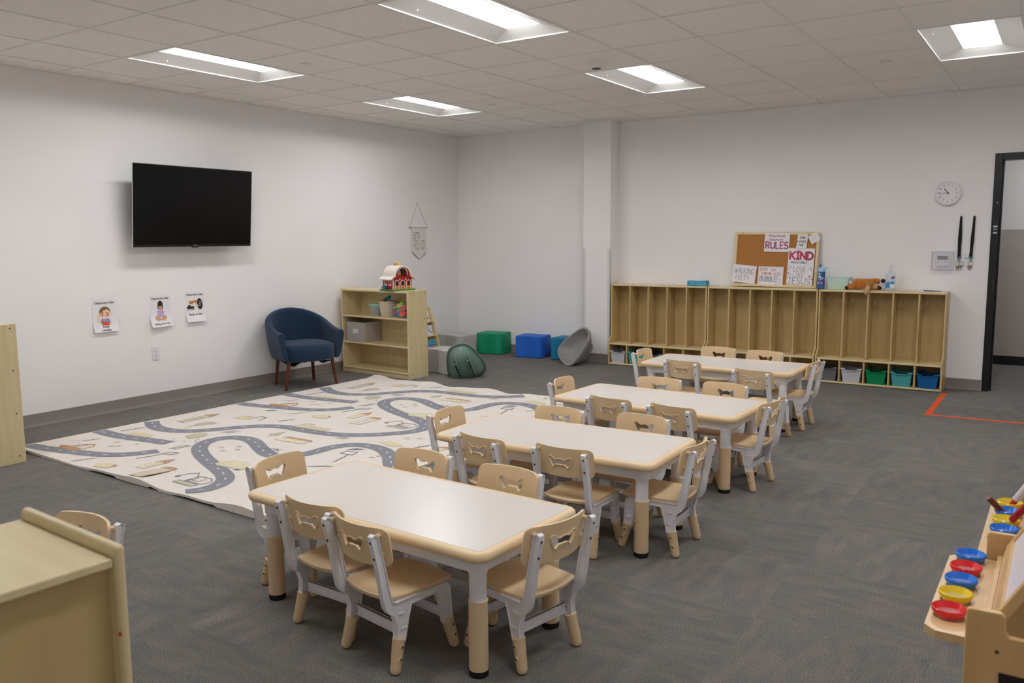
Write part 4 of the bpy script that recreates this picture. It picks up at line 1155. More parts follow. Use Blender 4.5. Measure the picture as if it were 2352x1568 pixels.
def d_sit(mb):
    F = lambda p, c, z: mb.flat(p, z, PI_[c])
    title(mb, 'Classroom rules', .104); pin(mb, .134)
    F([(-.026, .018), (-.026, .06)]+arc(0, .058, .026, .034, 180, 0, 12)+[(.026, .018)], 'black', .0002)
    F(circle(0, .034, .019, 16, .022), 'tan', .0004); F([(-.022, .044), (.022, .044), (.022, .062), (-.022, .062)], 'black', .0006)
    F([(-.030, -.055), (-.033, .0), (-.018, .014), (.018, .014), (.033, .0), (.030, -.055)], 'lilac', .0003)
    F(circle(-.034, -.062, .024, 14, .022), 'tan', .0004); F(circle(.034, -.062, .024, 14, .022), 'tan', .0004); F([(-.034, -.084), (.034, -.084), (.034, -.064), (-.034, -.064)], 'tan', .0005)
    F([(-.034, -.084), (-.012, -.072), (-.03, -.096)], 'tan', .0006); F([(.034, -.084), (.012, -.072), (.03, -.096)], 'tan', .0006)
    F([(-.012, -.055), (.012, -.055), (0, -.005)], 'lilac', .0006)
    title(mb, 'Sitting criss-cross', -.121, .022)
def d_shoes(mb):
    F = lambda p, c, z: mb.flat(p, z, PI_[c])
    title(mb, 'Classroom rules', .105); pin(mb, .132)
    F([(-.085, -.028), (-.085, .0), (-.07, .018), (-.045, .022), (-.03, .006), (-.010, .004), (-.010, -.028)], 'black', .0002)
    for q in line_strip([(-.083, -.022), (-.012, -.022)], .005): mb.flat(q, .0005, PI_['white'])
    F([(-.05, .008), (-.028, .004), (-.026, .03), (-.046, .03)], 'skin', .0003); F([(-.06, .028), (-.062, .055), (.006, .058), (.018, .066), (.024, .038), (.006, .030), (-.01, .044), (-.02, .028)], 'orange', .0004)
    F([(.0, .034), (.018, .036), (.034, .010), (.018, .004)], 'skin', .0003)
    F([(x+.052, y+.024) for x, y in [(.034*math.cos(a)*.8-.6*.045*math.sin(a)*.5, .034*math.cos(a)*.5+.050*math.sin(a)) for a in [2*PI*i/20 for i in range(20)]]], 'black', .0002)
    for k in range(3):
        for q in line_strip([(.03+.008*k, .005+.018*k), (.066+.006*k, .014+.018*k)], .003): mb.flat(q, .0005, PI_['white'])
    title(mb, 'Shoes on feet', -.078, .026)
curl_sheet('poster', 'white rules poster with a boy in red overalls, leftmost of the three posters', 'poster', LWALL(.286, .835), .217, .280, d_listen, PMAT, 'classroom rules posters', curl=.022)
curl_sheet('poster', 'white rules poster with a child sitting cross-legged in a lilac top', 'poster', LWALL(.806, .833, roll=math.radians(0.5)), .216, .280, d_sit, PMAT, 'classroom rules posters', curl=.03, side=-.6)
curl_sheet('poster', 'white rules poster with black shoes, rightmost of the three posters', 'poster', LWALL(1.164, .846), .205, .276, d_shoes, PMAT, 'classroom rules posters', curl=.026)
t = D.objects.new('wall_outlet', None); COL.objects.link(t); t.matrix_world = LWALL(.735, .46); tag(t, 'white duplex wall outlet below the posters', 'outlet')
MB().box(-.037, .037, -.06, .06, 0, .007).build('cover_plate', M_WPLAST, t, bevel=.003)
for y in (-.021, .021):
    o = MB().prism(rrect(.032, .028, .010, cy=y), .007, .009).build('socket', M_WPLAST, t)
    mb = MB(); mb.box(-.008, -.005, y+.001, y+.009, .009, .0094); mb.box(.005, .008, y+.001, y+.009, .009, .0094); mb.prism(circle(0, y-.006, .003, 8), .009, .0094); mb.build('slots', M_INK, o)
# pennant banner
t = D.objects.new('pennant', None); COL.objects.link(t); t.matrix_world = LWALL(4.40, 1.60, 0.006); tag(t, "white cloth pennant reading LET'S READ hanging from a thin rod", 'pennant')
mb = MB(); mb.tube([(-.185, 0, .006), (.175, 0, .006)], .005, 8); mb.build('rod', mat('rod_wood', (150, 134, 118), rough=0.6), t)
mb = MB(); mb.tube([(-.165, .004, .008), (-.01, .304, .002), (.160, .004, .008)], .0018, 6); mb.ell((-.01, .304, -.001), (.004, .004, .005), 8, 6); mb.build('cord', mat('cord_grey', (140, 130, 122), rough=0.8), t)
mb = MB(); mb.box(-.134, .150, -.012, .006, .003, .0095)
mb.prism([(-.130, 0), (.146, 0), (.146, -.30), (.008, -.395), (-.130, -.30)], .004, .006)
for q in line_strip([(-.130, -.30), (.008, -.392), (.146, -.30)], .006): mb.flat(q, .0064, 5)
pen(mb, "LET'S", -.092, -.135, .072, .105, .006, .0066, 1, None)
for ch, x, m in (('R', -.088, 2), ('E', -.034, 3), ('A', .014, 4), ('D', .066, 6)): pen(mb, ch, x, -.268, .112, .04, .0065, .0066, m, None)
mb.build('cloth', [mat('banner_cloth', (222, 218, 212), rough=0.9, var=0.02), M_INK, mat('b_pink', (192, 152, 150)), mat('b_brown', (172, 138, 118)), mat('b_cream', (214, 190, 162)), mat('b_hem', (168, 166, 164)), mat('b_slate', (112, 126, 130))], t)

# ------------------------------------------------------------------ things on the back wall
def BWALL(x, z, off=0.0, roll=0.0):
    return Matrix(((1, 0, 0, x), (0, 0, -1, YW-off), (0, 1, 0, z), (0, 0, 0, 1))) @ Matrix.Rotation(roll, 4, 'Z')
t = D.objects.new('wall_clock', None); COL.objects.link(t); t.matrix_world = BWALL(5.432, 1.848); tag(t, 'round white wall clock showing quarter to eleven', 'clock')
MB().lathe([(.100, 0), (.110, .004), (.114, .02), (.112, .034), (.104, .036), (.101, .030)], 48).build('case', M_WPLAST, t, fix=True)
mb = MB(); mb.flat(circle(0, 0, .101, 48), .0302, 0)
for h in range(1, 13):
    a = PI/2-2*PI*h/12; add_text(mb, str(h), .026, .077*math.cos(a), .077*math.sin(a)-.0095, .0305, 1, None)
for k in range(60):
    a = 2*PI*k/60; r = .094 if k % 5 else .092
    for q in line_strip([(r*math.cos(a), r*math.sin(a)), (.097*math.cos(a), .097*math.sin(a))], .0008 if k % 5 else .0016): mb.flat(q, .0304, 1)
mb.build('dial', [M_PAPER, mat('clock_grey', (84, 80, 82), rough=0.6)], t)
def hand(name, ang, l, w, z):
    a = PI/2-math.radians(ang); M = Matrix.Rotation(a, 4, 'Z'); MB().box(-.012, l, -w/2, w/2, z, z+.001, 0, M).build(name, M_INK, t)
hand('hour_hand', 322, .052, .006, .031); hand('minute_hand', 269, .088, .003, .0325)
MB().lathe([(.006, .0335), (.004, .036)], 12).build('hub', M_INK, t)
# thermostat in a clear guard
t = D.objects.new('thermostat', None); COL.objects.link(t); t.matrix_world = BWALL(5.417, 1.215); tag(t, 'white thermostat inside a clear locking guard on the back wall', 'thermostat')
mb = MB(); mb.box(-.058, .058, -.052, .058, 0, .024); mb.build('body', M_WPLAST, t, bevel=.004)
MB().box(-.044, .044, .010, .046, .024, .0246).build('display', mat('lcd', (118, 120, 120), rough=0.3), t)
mb = MB()
for k in range(5): mb.box(-.045+.019*k, -.034+.019*k, -.012, -.008, .024, .0247)
mb.build('buttons', mat('btn', (170, 168, 172), rough=0.5), t)
M_GUARD = mat('guard_clear', (226, 222, 234), rough=0.06, alpha=0.12, var=0.0)
mb = MB(); w, h2 = .092, .086
for x0, x1, y0, y1 in ((-w, w, -h2, -h2+.003), (-w, w, h2-.003, h2), (-w, -w+.003, -h2+.003, h2-.003), (w-.003, w, -h2+.003, h2-.003)): mb.box(x0, x1, y0, y1, .002, .06)
mb.box(-w+.003, w-.003, -h2+.003, h2-.003, .057, .06); mb.build('guard', M_GUARD, t, bevel=.003)
mb = MB(); mb.tube([(-w, -h2, .002), (w, -h2, .002), (w, h2, .002), (-w, h2, .002)], .004, 6, closed=True); mb.tube([(-w+.014, -h2+.014, .06), (w-.014, -h2+.014, .06), (w-.014, h2-.014, .06), (-w+.014, h2-.014, .06)], .002, 6, closed=True)
mb.build('guard_edge', mat('guard_edge', (204, 201, 212), rough=0.3, alpha=0.7, var=0.0), t)
MB().lathe([(.009, .05), (.009, .068), (.006, .07)], 16, 0, Matrix.Translation((0, -.068, 0))).build('lock', M_STEEL, t)
# light switch plate, two lanyards on pins
t = D.objects.new('light_switch', None); COL.objects.link(t); t.matrix_world = BWALL(5.612, 1.228); tag(t, 'white switch plate behind the lanyards', 'light switch')
MB().box(-.036, .036, -.058, .058, 0, .006).build('cover_plate', M_WPLAST, t, bevel=.003)
mb = MB(); mb.box(-.016, .016, -.033, .033, .006, .009); mb.build('rocker', M_WPLAST, t, bevel=.002)
MB().box(-.010, .010, .006, .016, .009, .0094).build('mark', mat('sw_grey', (150, 150, 152)), t)
M_LAN = mat('lanyard_black', (24, 24, 25), rough=0.8, var=0.1); M_LTEAL = mat('lanyard_teal', (30, 130, 150), rough=0.5)
def lanyard(lb, x, z, xb, n, wide):
    t = D.objects.new('key_lanyard', None); COL.objects.link(t); t.matrix_world = BWALL(x, z, .012); tag(t, lb, 'lanyard', 'key lanyards')
    mb = MB(); dx = xb-x
    for k, s in enumerate((-1, 1)):
        P = [(0, 0, 0), (s*wide*.5+dx*.2, -.10, .002), (s*wide+dx*.5, -.20, .003), (s*wide*.7+dx*.8, -.30, .002), (dx+s*.006, -.385, .001)]
        mb.tube(spline([Vector(p) for p in P], 5), .0085, 8, sx=.3, up=(1, 0, 0))
    mb.build('strap', M_LAN, t)
    MB().box(dx-.018, dx+.018, -.392, -.376, -.004, .006).build('band', M_LTEAL, t, bevel=.002)
    MB().lathe([(.003, -.012), (.003, .004), (.006, .004), (.005, .01)], 10, 0, Matrix.Translation((0, .0, 0))).build('pin', M_STEEL, t)
    kb = MB(); kb.box(dx-.009, dx+.009, -.42, -.39, -.003, .003); kb.build('clip', mat('brass', (170, 150, 104), rough=0.35, metal=0.9), t, bevel=.002)
    kr = MB()
    for i in range(n): kr.tube([(dx-.02*(n-1)/2+.03*i+.02*math.cos(a), -.437+.02*math.sin(a), .003*i) for a in [2*PI*j/18 for j in range(18)]], .0022, 6, closed=True)
    kr.build('key_ring', M_STEEL, t)
    ky = MB()
    for i in range(n+1): ky.lathe([(.011, -.0015), (.011, .0015)], 12, 0, Matrix.Translation((dx-.014+.018*i, -.474+.004*i, .002*i))); ky.box(dx-.017+.018*i, dx-.011+.018*i, -.505, -.48, .002*i-.001, .002*i+.001)
    ky.build('keys', mat('key_metal', (150, 142, 128), rough=0.3, metal=0.9), t)
lanyard('black lanyard with keys, the left one nearest the thermostat', 5.553, 1.632, 5.553, 2, .008)
lanyard('black lanyard with keys, the right one nearest the door frame', 5.662, 1.632, 5.650, 1, .006)

# ------------------------------------------------------------------ things on top of the lockers
LT = LH+0.0005
M_CORK = mat('cork', (176, 120, 62), rough=0.9, var=0.10, scale=120, bump=0.2, bscale=300)
t = D.objects.new('cork_board', None); COL.objects.link(t)
BX, BW_, BH_ = 3.848, 0.875, 0.575
tilt = math.radians(6)
BM = Matrix.Translation((BX, YW-0.080, LT+0.003)) @ Matrix.Rotation(math.radians(0.6), 4, 'Y') @ Matrix.Rotation(-tilt, 4, 'X') @ Matrix(((1, 0, 0, 0), (0, 0, -1, 0), (0, 1, 0, 0), (0, 0, 0, 1)))
t.matrix_world = BM; tag(t, 'wood-framed cork board leaning on top of the middle cubbies', 'cork board')
mb = MB(); f = .028
mb.box(-BW_/2, BW_/2, 0, f, 0, .018); mb.box(-BW_/2, BW_/2, BH_-f, BH_, 0, .018); mb.box(-BW_/2, -BW_/2+f, f, BH_-f, 0, .018); mb.box(BW_/2-f, BW_/2, f, BH_-f, 0, .018)
mb.build('frame', M_LOCKE, t, bevel=.003)
MB().box(-BW_/2+f, BW_/2-f, f, BH_-f, .003, .010).build('cork', M_CORK, t)
mb = MB()
for x, y in ((-.35, BH_-.012), (.32, BH_-.012), (-.35, .012), (.30, .012)): mb.lathe([(.005, .018), (.003, .020)], 10, 0, Matrix.Translation((x, y, 0)))
mb.build('screws', M_DARKSTEEL, t)
INK = [M_PAPER]+[mat('marker_'+n, c, rough=0.7, var=0.08) for n, c in (('magenta', (176, 60, 120)), ('crimson', (196, 40, 80)), ('teal', (50, 120, 136)), ('slate', (98, 100, 130)), ('mauve', (142, 96, 128)), ('red', (190, 56, 70)), ('navy', (50, 66, 104)), ('grey', (104, 104, 116)), ('pink', (206, 130, 160)), ('paleblue', (140, 170, 196)), ('mint', (200, 222, 196)), ('dark', (60, 60, 62)))]
MG, CR, TE, SL, MV, RD, NV, GY, PK, PB, MN, DK = range(1, 13)
def sheet(label, x, y, w, h, roll, draw, z=.0185, base=0):
    mb = MB(); mb.box(-w/2, w/2, -h/2, h/2, 0, .0008, base); draw(mb, .0011)
    o = mb.build('paper_sign', INK); o.matrix_world = BM @ Matrix.Translation((x, y, z)) @ Matrix.Rotation(math.radians(roll), 4, 'Z')
    return tag(o, label, 'sign', 'hand-lettered signs on the cork board')
def heart(mb, x, y, s, m, z):
    pts = []
    for i in range(18):
        a = 2*PI*i/18; pts.append((x+s*math.sin(a)**3, y+s*(.8*math.cos(a)-.3*math.cos(2*a)-.1*math.cos(3*a))))
    mb.flat(pts, z, m)
def d_rules(mb, z):
    add_text(mb, 'Preschool', .042, -.005, .055, z, MG, None, bold=.0006); add_text(mb, 'classroom', .036, -.01, .018, z, MG, None, bold=.0006)
    pen(mb, 'RULES', -.112, -.062, .066, .228, .013, z, MG, None)
    pen(mb, 'RULES', -.112, -.062, .066, .228, .003, z+.0002, PK, None)
def d_kind(mb, z):
    add_text(mb, 'use', .034, -.03, .154, z, CR, None); pen(mb, 'KIND', -.112, .076, .074, .226, .019, z, CR, None); pen(mb, 'KIND', -.112, .076, .074, .226, .003, z+.0002, PK, None)
    add_text(mb, 'words!', .05, -.02, .030, z, TE, None, bold=.0008, sx=1.15)
    pen(mb, 'LOVE', -.065, -.052, .052, .120, .0038, z, MV, None); pen(mb, 'LIKE', -.068, -.108, .046, .110, .0036, z, MV, None); pen(mb, 'JESUS', -.118, -.180, .064, .224, .0048, z, GY, None)
    for x, y, s, m in ((-.10, -.005, .010, PB), (-.113, -.025, .008, PK), (-.118, -.07, .010, MV), (-.095, -.087, .008, PB), (.10, -.015, .011, PB), (.076, -.043, .010, MN), (.112, -.038, .008, PK), (.098, -.095, .011, CR), (.121, -.125, .009, PK), (-.121, -.112, .009, PK)): heart(mb, x, y, s, m, z)
def d_walk(mb, z):
    pen(mb, 'WALKING', -.108, .0, .056, .208, .0034, z, SL, None, wob=.06); pen(mb, 'FEET!!', -.085, -.066, .048, .140, .0034, z, MV, None, wob=.06)
def d_bubble(mb, z):
    pen(mb, 'DONT', -.112, .052, .030, .082, .0032, z, RD, None); pen(mb, 'POP', .004, .048, .026, .050, .0032, z, RD, None)
    pen(mb, 'SOMEONE', -.098, .010, .026, .108, .0030, z, RD, None); pen(mb, 'ELSES', .034, .008, .026, .072, .0030, z, RD, None)
    pen(mb, 'BUBBLE!', -.108, -.058, .052, .180, .0046, z, NV, None)
    for x, y, r in ((.098, -.04, .010), (.090, -.068, .010), (.062, -.084, .012)):
        for q in line_strip(circle(x, y, r, 14)+[(x+r, y)], .002): mb.flat(q, z, GY)
def d_god(mb, z):
    pen(mb, 'GOD', -.026, .028, .024, .054, .0042, z, DK, None); pen(mb, 'LOVES', -.044, -.012, .024, .082, .0042, z, DK, None); pen(mb, 'ME', -.026, -.048, .022, .044, .0042, z, DK, None)
    mb.box(-.052, .052, -.074, -.066, .0008, .003, MN)
def d_scrap(mb, z):
    for k in range(4):
        for q in line_strip([(-.035, .03-.02*k), (-.01, .034-.02*k), (.015, .028-.02*k), (.035, .032-.02*k)], .0014): mb.flat(q, z, PB if k % 2 else PK)
sheet('sign reading Preschool classroom RULES at the top of the cork board', .010, .465, .258, .196, -.6, d_rules)
sheet('tall sign reading KIND words LOVE LIKE JESUS on the right of the board', .268, .218, .262, .378, -.8, d_kind, z=.0190)
sheet('sign reading WALKING FEET at the lower left corner of the board', -.312, .128, .250, .188, -4.5, d_walk, z=.0205)
sheet("sign reading DONT POP SOMEONE ELSES BUBBLE at the bottom of the board", -.032, .116, .262, .192, -.4, d_bubble)
sheet('small sign reading GOD LOVES ME with a green bottom edge', .268, .476, .104, .146, -4.0, d_god, z=.0215)
sheet('small scribbled note pinned askew at the top right corner of the board', .384, .510, .094, .092, 30, d_scrap, z=.0192)
# tissue box
t = thing('tissue_box', 'flat blue tissue box on the left locker unit', 'tissue box', (3.045, YW-0.135, LT), math.radians(0))
MB().box(-.105, .105, -.055, .055, 0, .056).build('carton', mat('tissue_blue', (96, 176, 200), rough=0.5, rgb2=(30, 130, 168), scale=26), t, bevel=.002)
MB().prism([(.105*math.cos(a)*.55, .03*math.sin(a)) for a in [2*PI*i/20 for i in range(20)]], .056, .0566).build('opening', mat('tissue_film', (210, 222, 226), rough=0.3), t)
MB().loft([[(-.03, -.008, .0566), (.03, -.006, .0566), (.028, .008, .0566), (-.03, .006, .0566)], [(-.02, -.004, .068), (.012, .0, .066), (.02, .004, .070), (-.018, .006, .066)]]).build('tissue', M_PAPER, t)
# sport bottle
t = thing('water_bottle', 'blue sport water bottle just right of the cork board', 'bottle', (4.352, YW-0.17, LT))
MB().lathe([(.030, 0), (.034, .004), (.035, .05), (.033, .10), (.036, .14), (.037, .178)], 28).build('body', mat('bottle_blue', (60, 110, 170), rough=0.25, rgb2=(40, 80, 140), scale=30), t)
mb = MB(); mb.lathe([(.0362, .045), (.0362, .082)], 28, cap0=False, cap1=False); mb.build('label_band', mat('bottle_purple', (110, 80, 160), rough=0.4), t)
mb = MB()
for k, (a, z, r) in enumerate(((-100, .125, .016), (-60, .11, .010), (-90, .098, .008), (-120, .065, .010), (-75, .065, .008), (-110, .155, .012))):
    a = math.radians(a); M = Matrix.Rotation(a, 4, 'Z') @ Matrix.Translation((.0375, 0, z)) @ Matrix.Rotation(PI/2, 4, 'Y'); mb.flat(circle(0, 0, r, 14), 0, 0, M)
mb.build('spots', mat('bottle_white', (200, 214, 232), rough=0.4), t)
MB().lathe([(.038, .176), (.039, .18), (.038, .20), (.026, .214), (.014, .218)], 28).build('cap', mat('cap_blue', (168, 198, 232), rough=0.4), t)
mb = MB(); mb.tube([(-.012, 0, .212), (-.016, 0, .236), (-.004, 0, .244)], .009, 8); mb.build('spout', mat('spout_blue', (46, 100, 190), rough=0.4), t)
mb = MB(); mb.tube([(.03, 0, .205), (.045, 0, .222), (.056, 0, .218), (.058, 0, .205)], .006, 8); mb.build('carry_loop', MATS['cap_blue'], t)
# mint tub
t = thing('plastic_tub', 'pale mint plastic tub behind the plush dog', 'tub', (4.508, YW-0.095, LT))
mb = MB(); rings = [[(x, y, z) for x, y in rrect(w, d, .018)] for w, d, z in ((.196, .125, 0), (.2, .13, .004), (.222, .15, .108), (.222, .15, .114), (.232, .158, .115), (.232, .158, .122), (.216, .144, .122), (.196, .126, .006))]
mb.loft(rings); mb.build('tub', mat('mint', (202, 224, 214), rough=0.35, var=0.01), t, ang=50)
# plush dog lying on its side, head hanging over the front edge
M_FUR = mat('fur', (190, 118, 44), rough=0.95, var=0.25, scale=40, bump=0.5, bscale=220, sheen=0.3); M_FURL = mat('fur_light', (196, 164, 120), rough=0.95, var=0.15, scale=40, bump=0.4, bscale=220); M_FURD = mat('fur_dark', (64, 34, 22), rough=0.95, var=0.15, scale=40)
t = thing('plush_dog', 'brown plush dog lying on the locker top with an ear over the edge', 'plush toy', (4.750, YW-0.140, LT))
t.scale = (1.0, 0.95, 1.12)
mb = MB()
mb.ell((-.060, .0, .052), (.050, .046, .050), 20, 14); mb.ell((.050, -.006, .052), (.052, .042, .048), 20, 14)
mb.tube([(-.06, 0, .054), (0, -.002, .056), (.05, -.006, .054)], [.048, .045, .046], 18)
mb.tube([(-.075, -.010, .044), (-.105, -.036, .030), (-.140, -.048, .020)], [.034, .025, .018], 14); mb.tube([(.06, .002, .074), (.105, .010, .080), (.145, .012, .080)], [.030, .026, .022], 14)
mb.tube([(.06, -.02, .030), (.105, -.034, .026), (.140, -.036, .023)], [.026, .022, .020], 14); mb.ell((.080, -.062, .048), (.047, .036, .044), 20, 14)
ob = mb.build('body', M_FUR, t)
rm = ob.modifiers.new('remesh', 'REMESH'); rm.mode = 'VOXEL'; rm.voxel_size = .005; rm.use_smooth_shade = True
sm_ = ob.modifiers.new('smooth', 'SMOOTH'); sm_.factor = .5; sm_.iterations = 6
def paw(p, r):
    o = MB().ell((0, 0, 0), (r, r*.9, r*.9), 14, 10).build('paw', M_FURD, t); o.location = p
paw((-.148, -.053, .0195), .0185); paw((.172, .014, .082), .021); paw((.150, -.035, .022), .020)
MB().ell((.120, -.074, .038), (.026, .024, .024), 16, 12).build('muzzle', M_FURL, t)
MB().ell((.145, -.076, .042), (.008, .008, .008), 10, 8).build('nose', M_FURD, t)
mb = MB(); mb.ell((0, 0, 0), (.024, .010, .044), 16, 12, 0, Matrix.Translation((.052, -.116, .006)) @ Matrix.Rotation(0.30, 4, 'Y')); mb.build('ear', M_FURL, t)
mb = MB(); mb.ell((0, 0, 0), (.020, .010, .034), 16, 12, 0, Matrix.Translation((.088, -.084, .084)) @ Matrix.Rotation(1.1, 4, 'Y')); mb.build('ear', M_FUR, t)
mb = MB(); mb.ell((0, 0, 0), (.004, .003, .004), 8, 6, 0, Matrix.Translation((.108, -.094, .060))); mb.build('eye', M_BLACK, t)
mb = MB(); mb.tube([(.066, -.098, .082), (.092, -.106, .066), (.116, -.100, .056)], .006, 8, sx=.5); mb.build('collar', mat('collar_grey', (150, 140, 120), rough=0.8), t)
mb = MB(); mb.box(-.012, .012, -.001, .001, -.010, .010, 0, Matrix.Translation((-.118, -.040, .070)) @ Matrix.Rotation(.3, 4, 'Y')); mb.build('care_tag', mat('tag_white', (226, 214, 220), rough=0.6), t)
# sanitizer pump bottle
t = thing('sanitizer_bottle', 'clear sanitizer pump bottle with blue label', 'bottle', (4.985, YW-0.115, LT))
mb = MB(); mb.loft([[(x, y, z) for x, y in rrect(w, d, min(w, d)*.32)] for w, d, z in ((.080, .05, 0), (.088, .056, .006), (.090, .058, .10), (.092, .058, .150), (.086, .054, .168), (.05, .04, .182), (.026, .026, .188))])
mb.build('bottle', mat('gel_clear', (214, 222, 234), rough=0.08, alpha=0.35, var=0.0), t, ang=60)
mb = MB(); Yb = Matrix(((1, 0, 0, 0), (0, 0, -1, 0), (0, 1, 0, 0), (0, 0, 0, 1)))
mb.flat([(-.044, .09), (-.026, .07), (-.016, .092), (.0, .078), (-.002, .03), (-.02, .026), (-.036, .03)], .0302, 0, Yb); mb.flat([(.006, .066), (.042, .066), (.042, .088), (.006, .088)], .0302, 0, Yb)
mb.flat([(.006, .112), (.040, .116), (.042, .142), (.012, .136)], .0302, 1, Yb); add_text(mb, 'PURELL', .0095, .025, .122, .0306, 2, Yb)
mb.flat([(.006, .03), (.042, .03), (.042, .062), (.006, .062)], .0301, 2, Yb)
mb.build('label', [mat('label_blue', (52, 140, 214), rough=0.4), mat('label_violet', (74, 66, 140), rough=0.4), mat('label_white', (226, 230, 238), rough=0.4)], t)
mb = MB(); mb.lathe([(.017, .188), (.017, .203), (.010, .206), (.006, .21), (.006, .235)], 18); mb.tube([(0, 0, .235), (0, -.012, .238), (0, -.034, .232)], .006, 8); mb.lathe([(.012, .203), (.009, .232), (.006, .244)], 16); mb.build('pump', M_WPLAST, t)
# papers and a pen at the right end
o = MB().box(-.13, .13, -.09, .09, 0, .006).build('paper_stack', M_PAPER); o.location = (5.365, YW-0.125, LT); tag(o, 'thin stack of white paper on the right end of the locker top', 'paper')
t = thing('pen', 'dark pen lying on the paper stack at the right end', 'pen', (5.375, YW-0.185, LT+.0105), math.radians(-2))
mb = MB(); mb.tube([(-.085, 0, 0), (.0, 0, 0)], .0045, 10); mb.build('cap', M_BLACK, t)
mb = MB(); mb.tube([(.0, 0, 0), (.06, 0, 0), (.075, 0, 0)], [.0042, .0042, .001], 10); mb.build('barrel', mat('pen_grey', (70, 74, 84), rough=0.4), t)

# ------------------------------------------------------------------ orange tape on the carpet
M_TAPE = mat('orange_tape', (226, 82, 26), rough=0.5, var=0.08, scale=9)
def strip(label, a, b, w):
    a, b = Vector(a), Vector(b); d = (b-a).normalized(); n = Vector((-d.y, d.x))*w/2
    o = MB().prism([tuple(a+n), tuple(a-n), tuple(b-n), tuple(b+n)], 0.0004, 0.0012).build('floor_tape', M_TAPE)
    return tag(o, label, 'tape', 'orange tape lines')
strip('short orange tape strip running from the locker corner', (5.528, 4.90), (5.528, 3.83), .048)
strip('long orange tape strip running off the right picture edge', (5.50, 3.795), (6.95, 3.86), .048)
# ------------------------------------------------------------------ road map rug
RA = math.radians(-1.3); RO = Vector((0.268, -0.808)); RWD, RLN = 2.74, 3.60
ex = Vector((math.cos(RA), math.sin(RA))); ey = Vector((-math.sin(RA), math.cos(RA)))
def w2r(p):
    q = Vector(p)-RO; return (q.dot(ex), q.dot(ey))
def rug_h(u, v):
    h = 0.012
    e = max(0.0, 1-v/0.16)
    k = 0.25+0.75*min(1, max(0, (u-0.75)/1.0))
    h += e*e*k*(0.020+0.013*math.sin(u*5.3+0.5)+0.006*math.sin(u*13))
    e = max(0.0, 1-(RLN-v)/0.13)
    h += e*e*(0.010+0.009*math.sin(u*9.0+1.0)+0.005*math.sin(u*17))
    h += 0.0012*math.sin(u*2.3+v*1.7)*math.sin(v*2.9)
    return max(0.008, h)
M_RUG = mat('rug_pile', (222, 214, 206), rough=0.95, var=0.035, scale=25, bump=0.35, bscale=420, sheen=0.1)
RC = dict(road=(136, 136, 144), dash=(226, 222, 216), orange=(188, 140, 106), yellow=(212, 202, 164), olive=(188, 183, 158), tan=(204, 190, 170), slate=(126, 128, 140), rust=(184, 144, 116))
RM = [M_RUG]+[mat('rug_'+k, v, rough=0.95, var=0.06, scale=40, bump=0.3, bscale=420) for k, v in RC.items()]
RI = {k: i+1 for i, k in enumerate(RC)}
rb = MB(); nu, nv = 90, 120
vs = []; fs = []
def edge_wob(u, v):
    return (0.006*math.sin(v*3.1) if u in (0, 1) else 0, 0.010*math.sin(u*6.0+0.4) if v in (0, 1) else 0)
for j in range(nv+1):
    for i in range(nu+1):
        u, v = RWD*i/nu, RLN*(j/nv)
        vv = v-0.02*(u/RWD)*max(0, 1-(j/nv)/0.12)+ (0.008*math.sin(u*4.2)+0.012*math.sin(u*9+1))*(max(0, (j/nv-0.9)/0.1))
        vs.append((u, vv, rug_h(u, v)))
for j in range(nv):
    for i in range(nu): fs.append((j*(nu+1)+i, j*(nu+1)+i+1, (j+1)*(nu+1)+i+1, (j+1)*(nu+1)+i))
bd = [i for i in range(nu+1)]+[j*(nu+1)+nu for j in range(1, nv+1)]+[nv*(nu+1)+i for i in range(nu-1, -1, -1)]+[j*(nu+1) for j in range(nv-1, 0, -1)]
n0 = len(vs)
for i in bd:
    u, v, h = vs[i]; vs.append((u, v, 0.0008 if h < 0.02 else h-0.014 if h < 0.03 else 0.004))
nb = len(bd)
for k in range(nb): fs.append((bd[(k+1) % nb], bd[k], n0+k, n0+(k+1) % nb))
rb.add(vs, fs)
def inside(p, m=0.006): return m < p[0] < RWD-m and m < p[1] < RLN-m
_z = [0]
def drape(poly, m, lift=0.0014):
    if not all(inside(p) for p in poly): return
    _z[0] = (_z[0]+1) % 9
    n = len(poly)
    if sum(poly[i][0]*poly[(i+1) % n][1]-poly[(i+1) % n][0]*poly[i][1] for i in range(n)) < 0: poly = poly[::-1]
    rb.add([(u, v, rug_h(u, v)+lift+_z[0]*0.00003) for u, v in poly], [tuple(range(n))], m)
SHIFT = Vector((0.08, 1.815))
def each(fn):
    for k in (-1, 0, 1): fn(lambda p, k=k: w2r(Vector(p)+SHIFT*k))
def ribbon(pts, w, m, T, dash=False):
    s = spline([Vector(p) for p in pts], 8)
    # resample evenly
    out = [s[0]]; acc = 0; step = 0.022
    for a, b in zip(s[:-1], s[1:]):
        l = (b-a).length; d = 0
        while acc+l-d >= step:
            d += step-acc; out.append(a+(b-a)*(d/l)); acc = 0
        acc += l-d
    s = [sum((out[min(max(i+k, 0), len(out)-1)] for k in range(-4, 5)), Vector((0, 0)))/9 for i in range(len(out))]
    L, R = [], []
    for i, p in enumerate(s):
        t_ = (s[min(i+1, len(s)-1)]-s[max(i-1, 0)]).normalized(); nrm = Vector((-t_.y, t_.x))
        L.append(p+nrm*w/2); R.append(p-nrm*w/2)
    for i in range(len(s)-1):
        drape([T(R[i]), T(R[i+1]), T(L[i+1]), T(L[i])], m, 0.0012)
        if i % 6 == 0 and i+2 < len(s):
            a, b = s[i], s[i+1]; t_ = (b-a).normalized(); nr = Vector((-t_.y, t_.x))*0.005
            for sg in ((0,) if w < 0.13 else (0,)):
                drape([T(a-nr), T(a+t_*0.036-nr), T(a+t_*0.036+nr), T(a+nr)], RI['dash'], 0.0022)
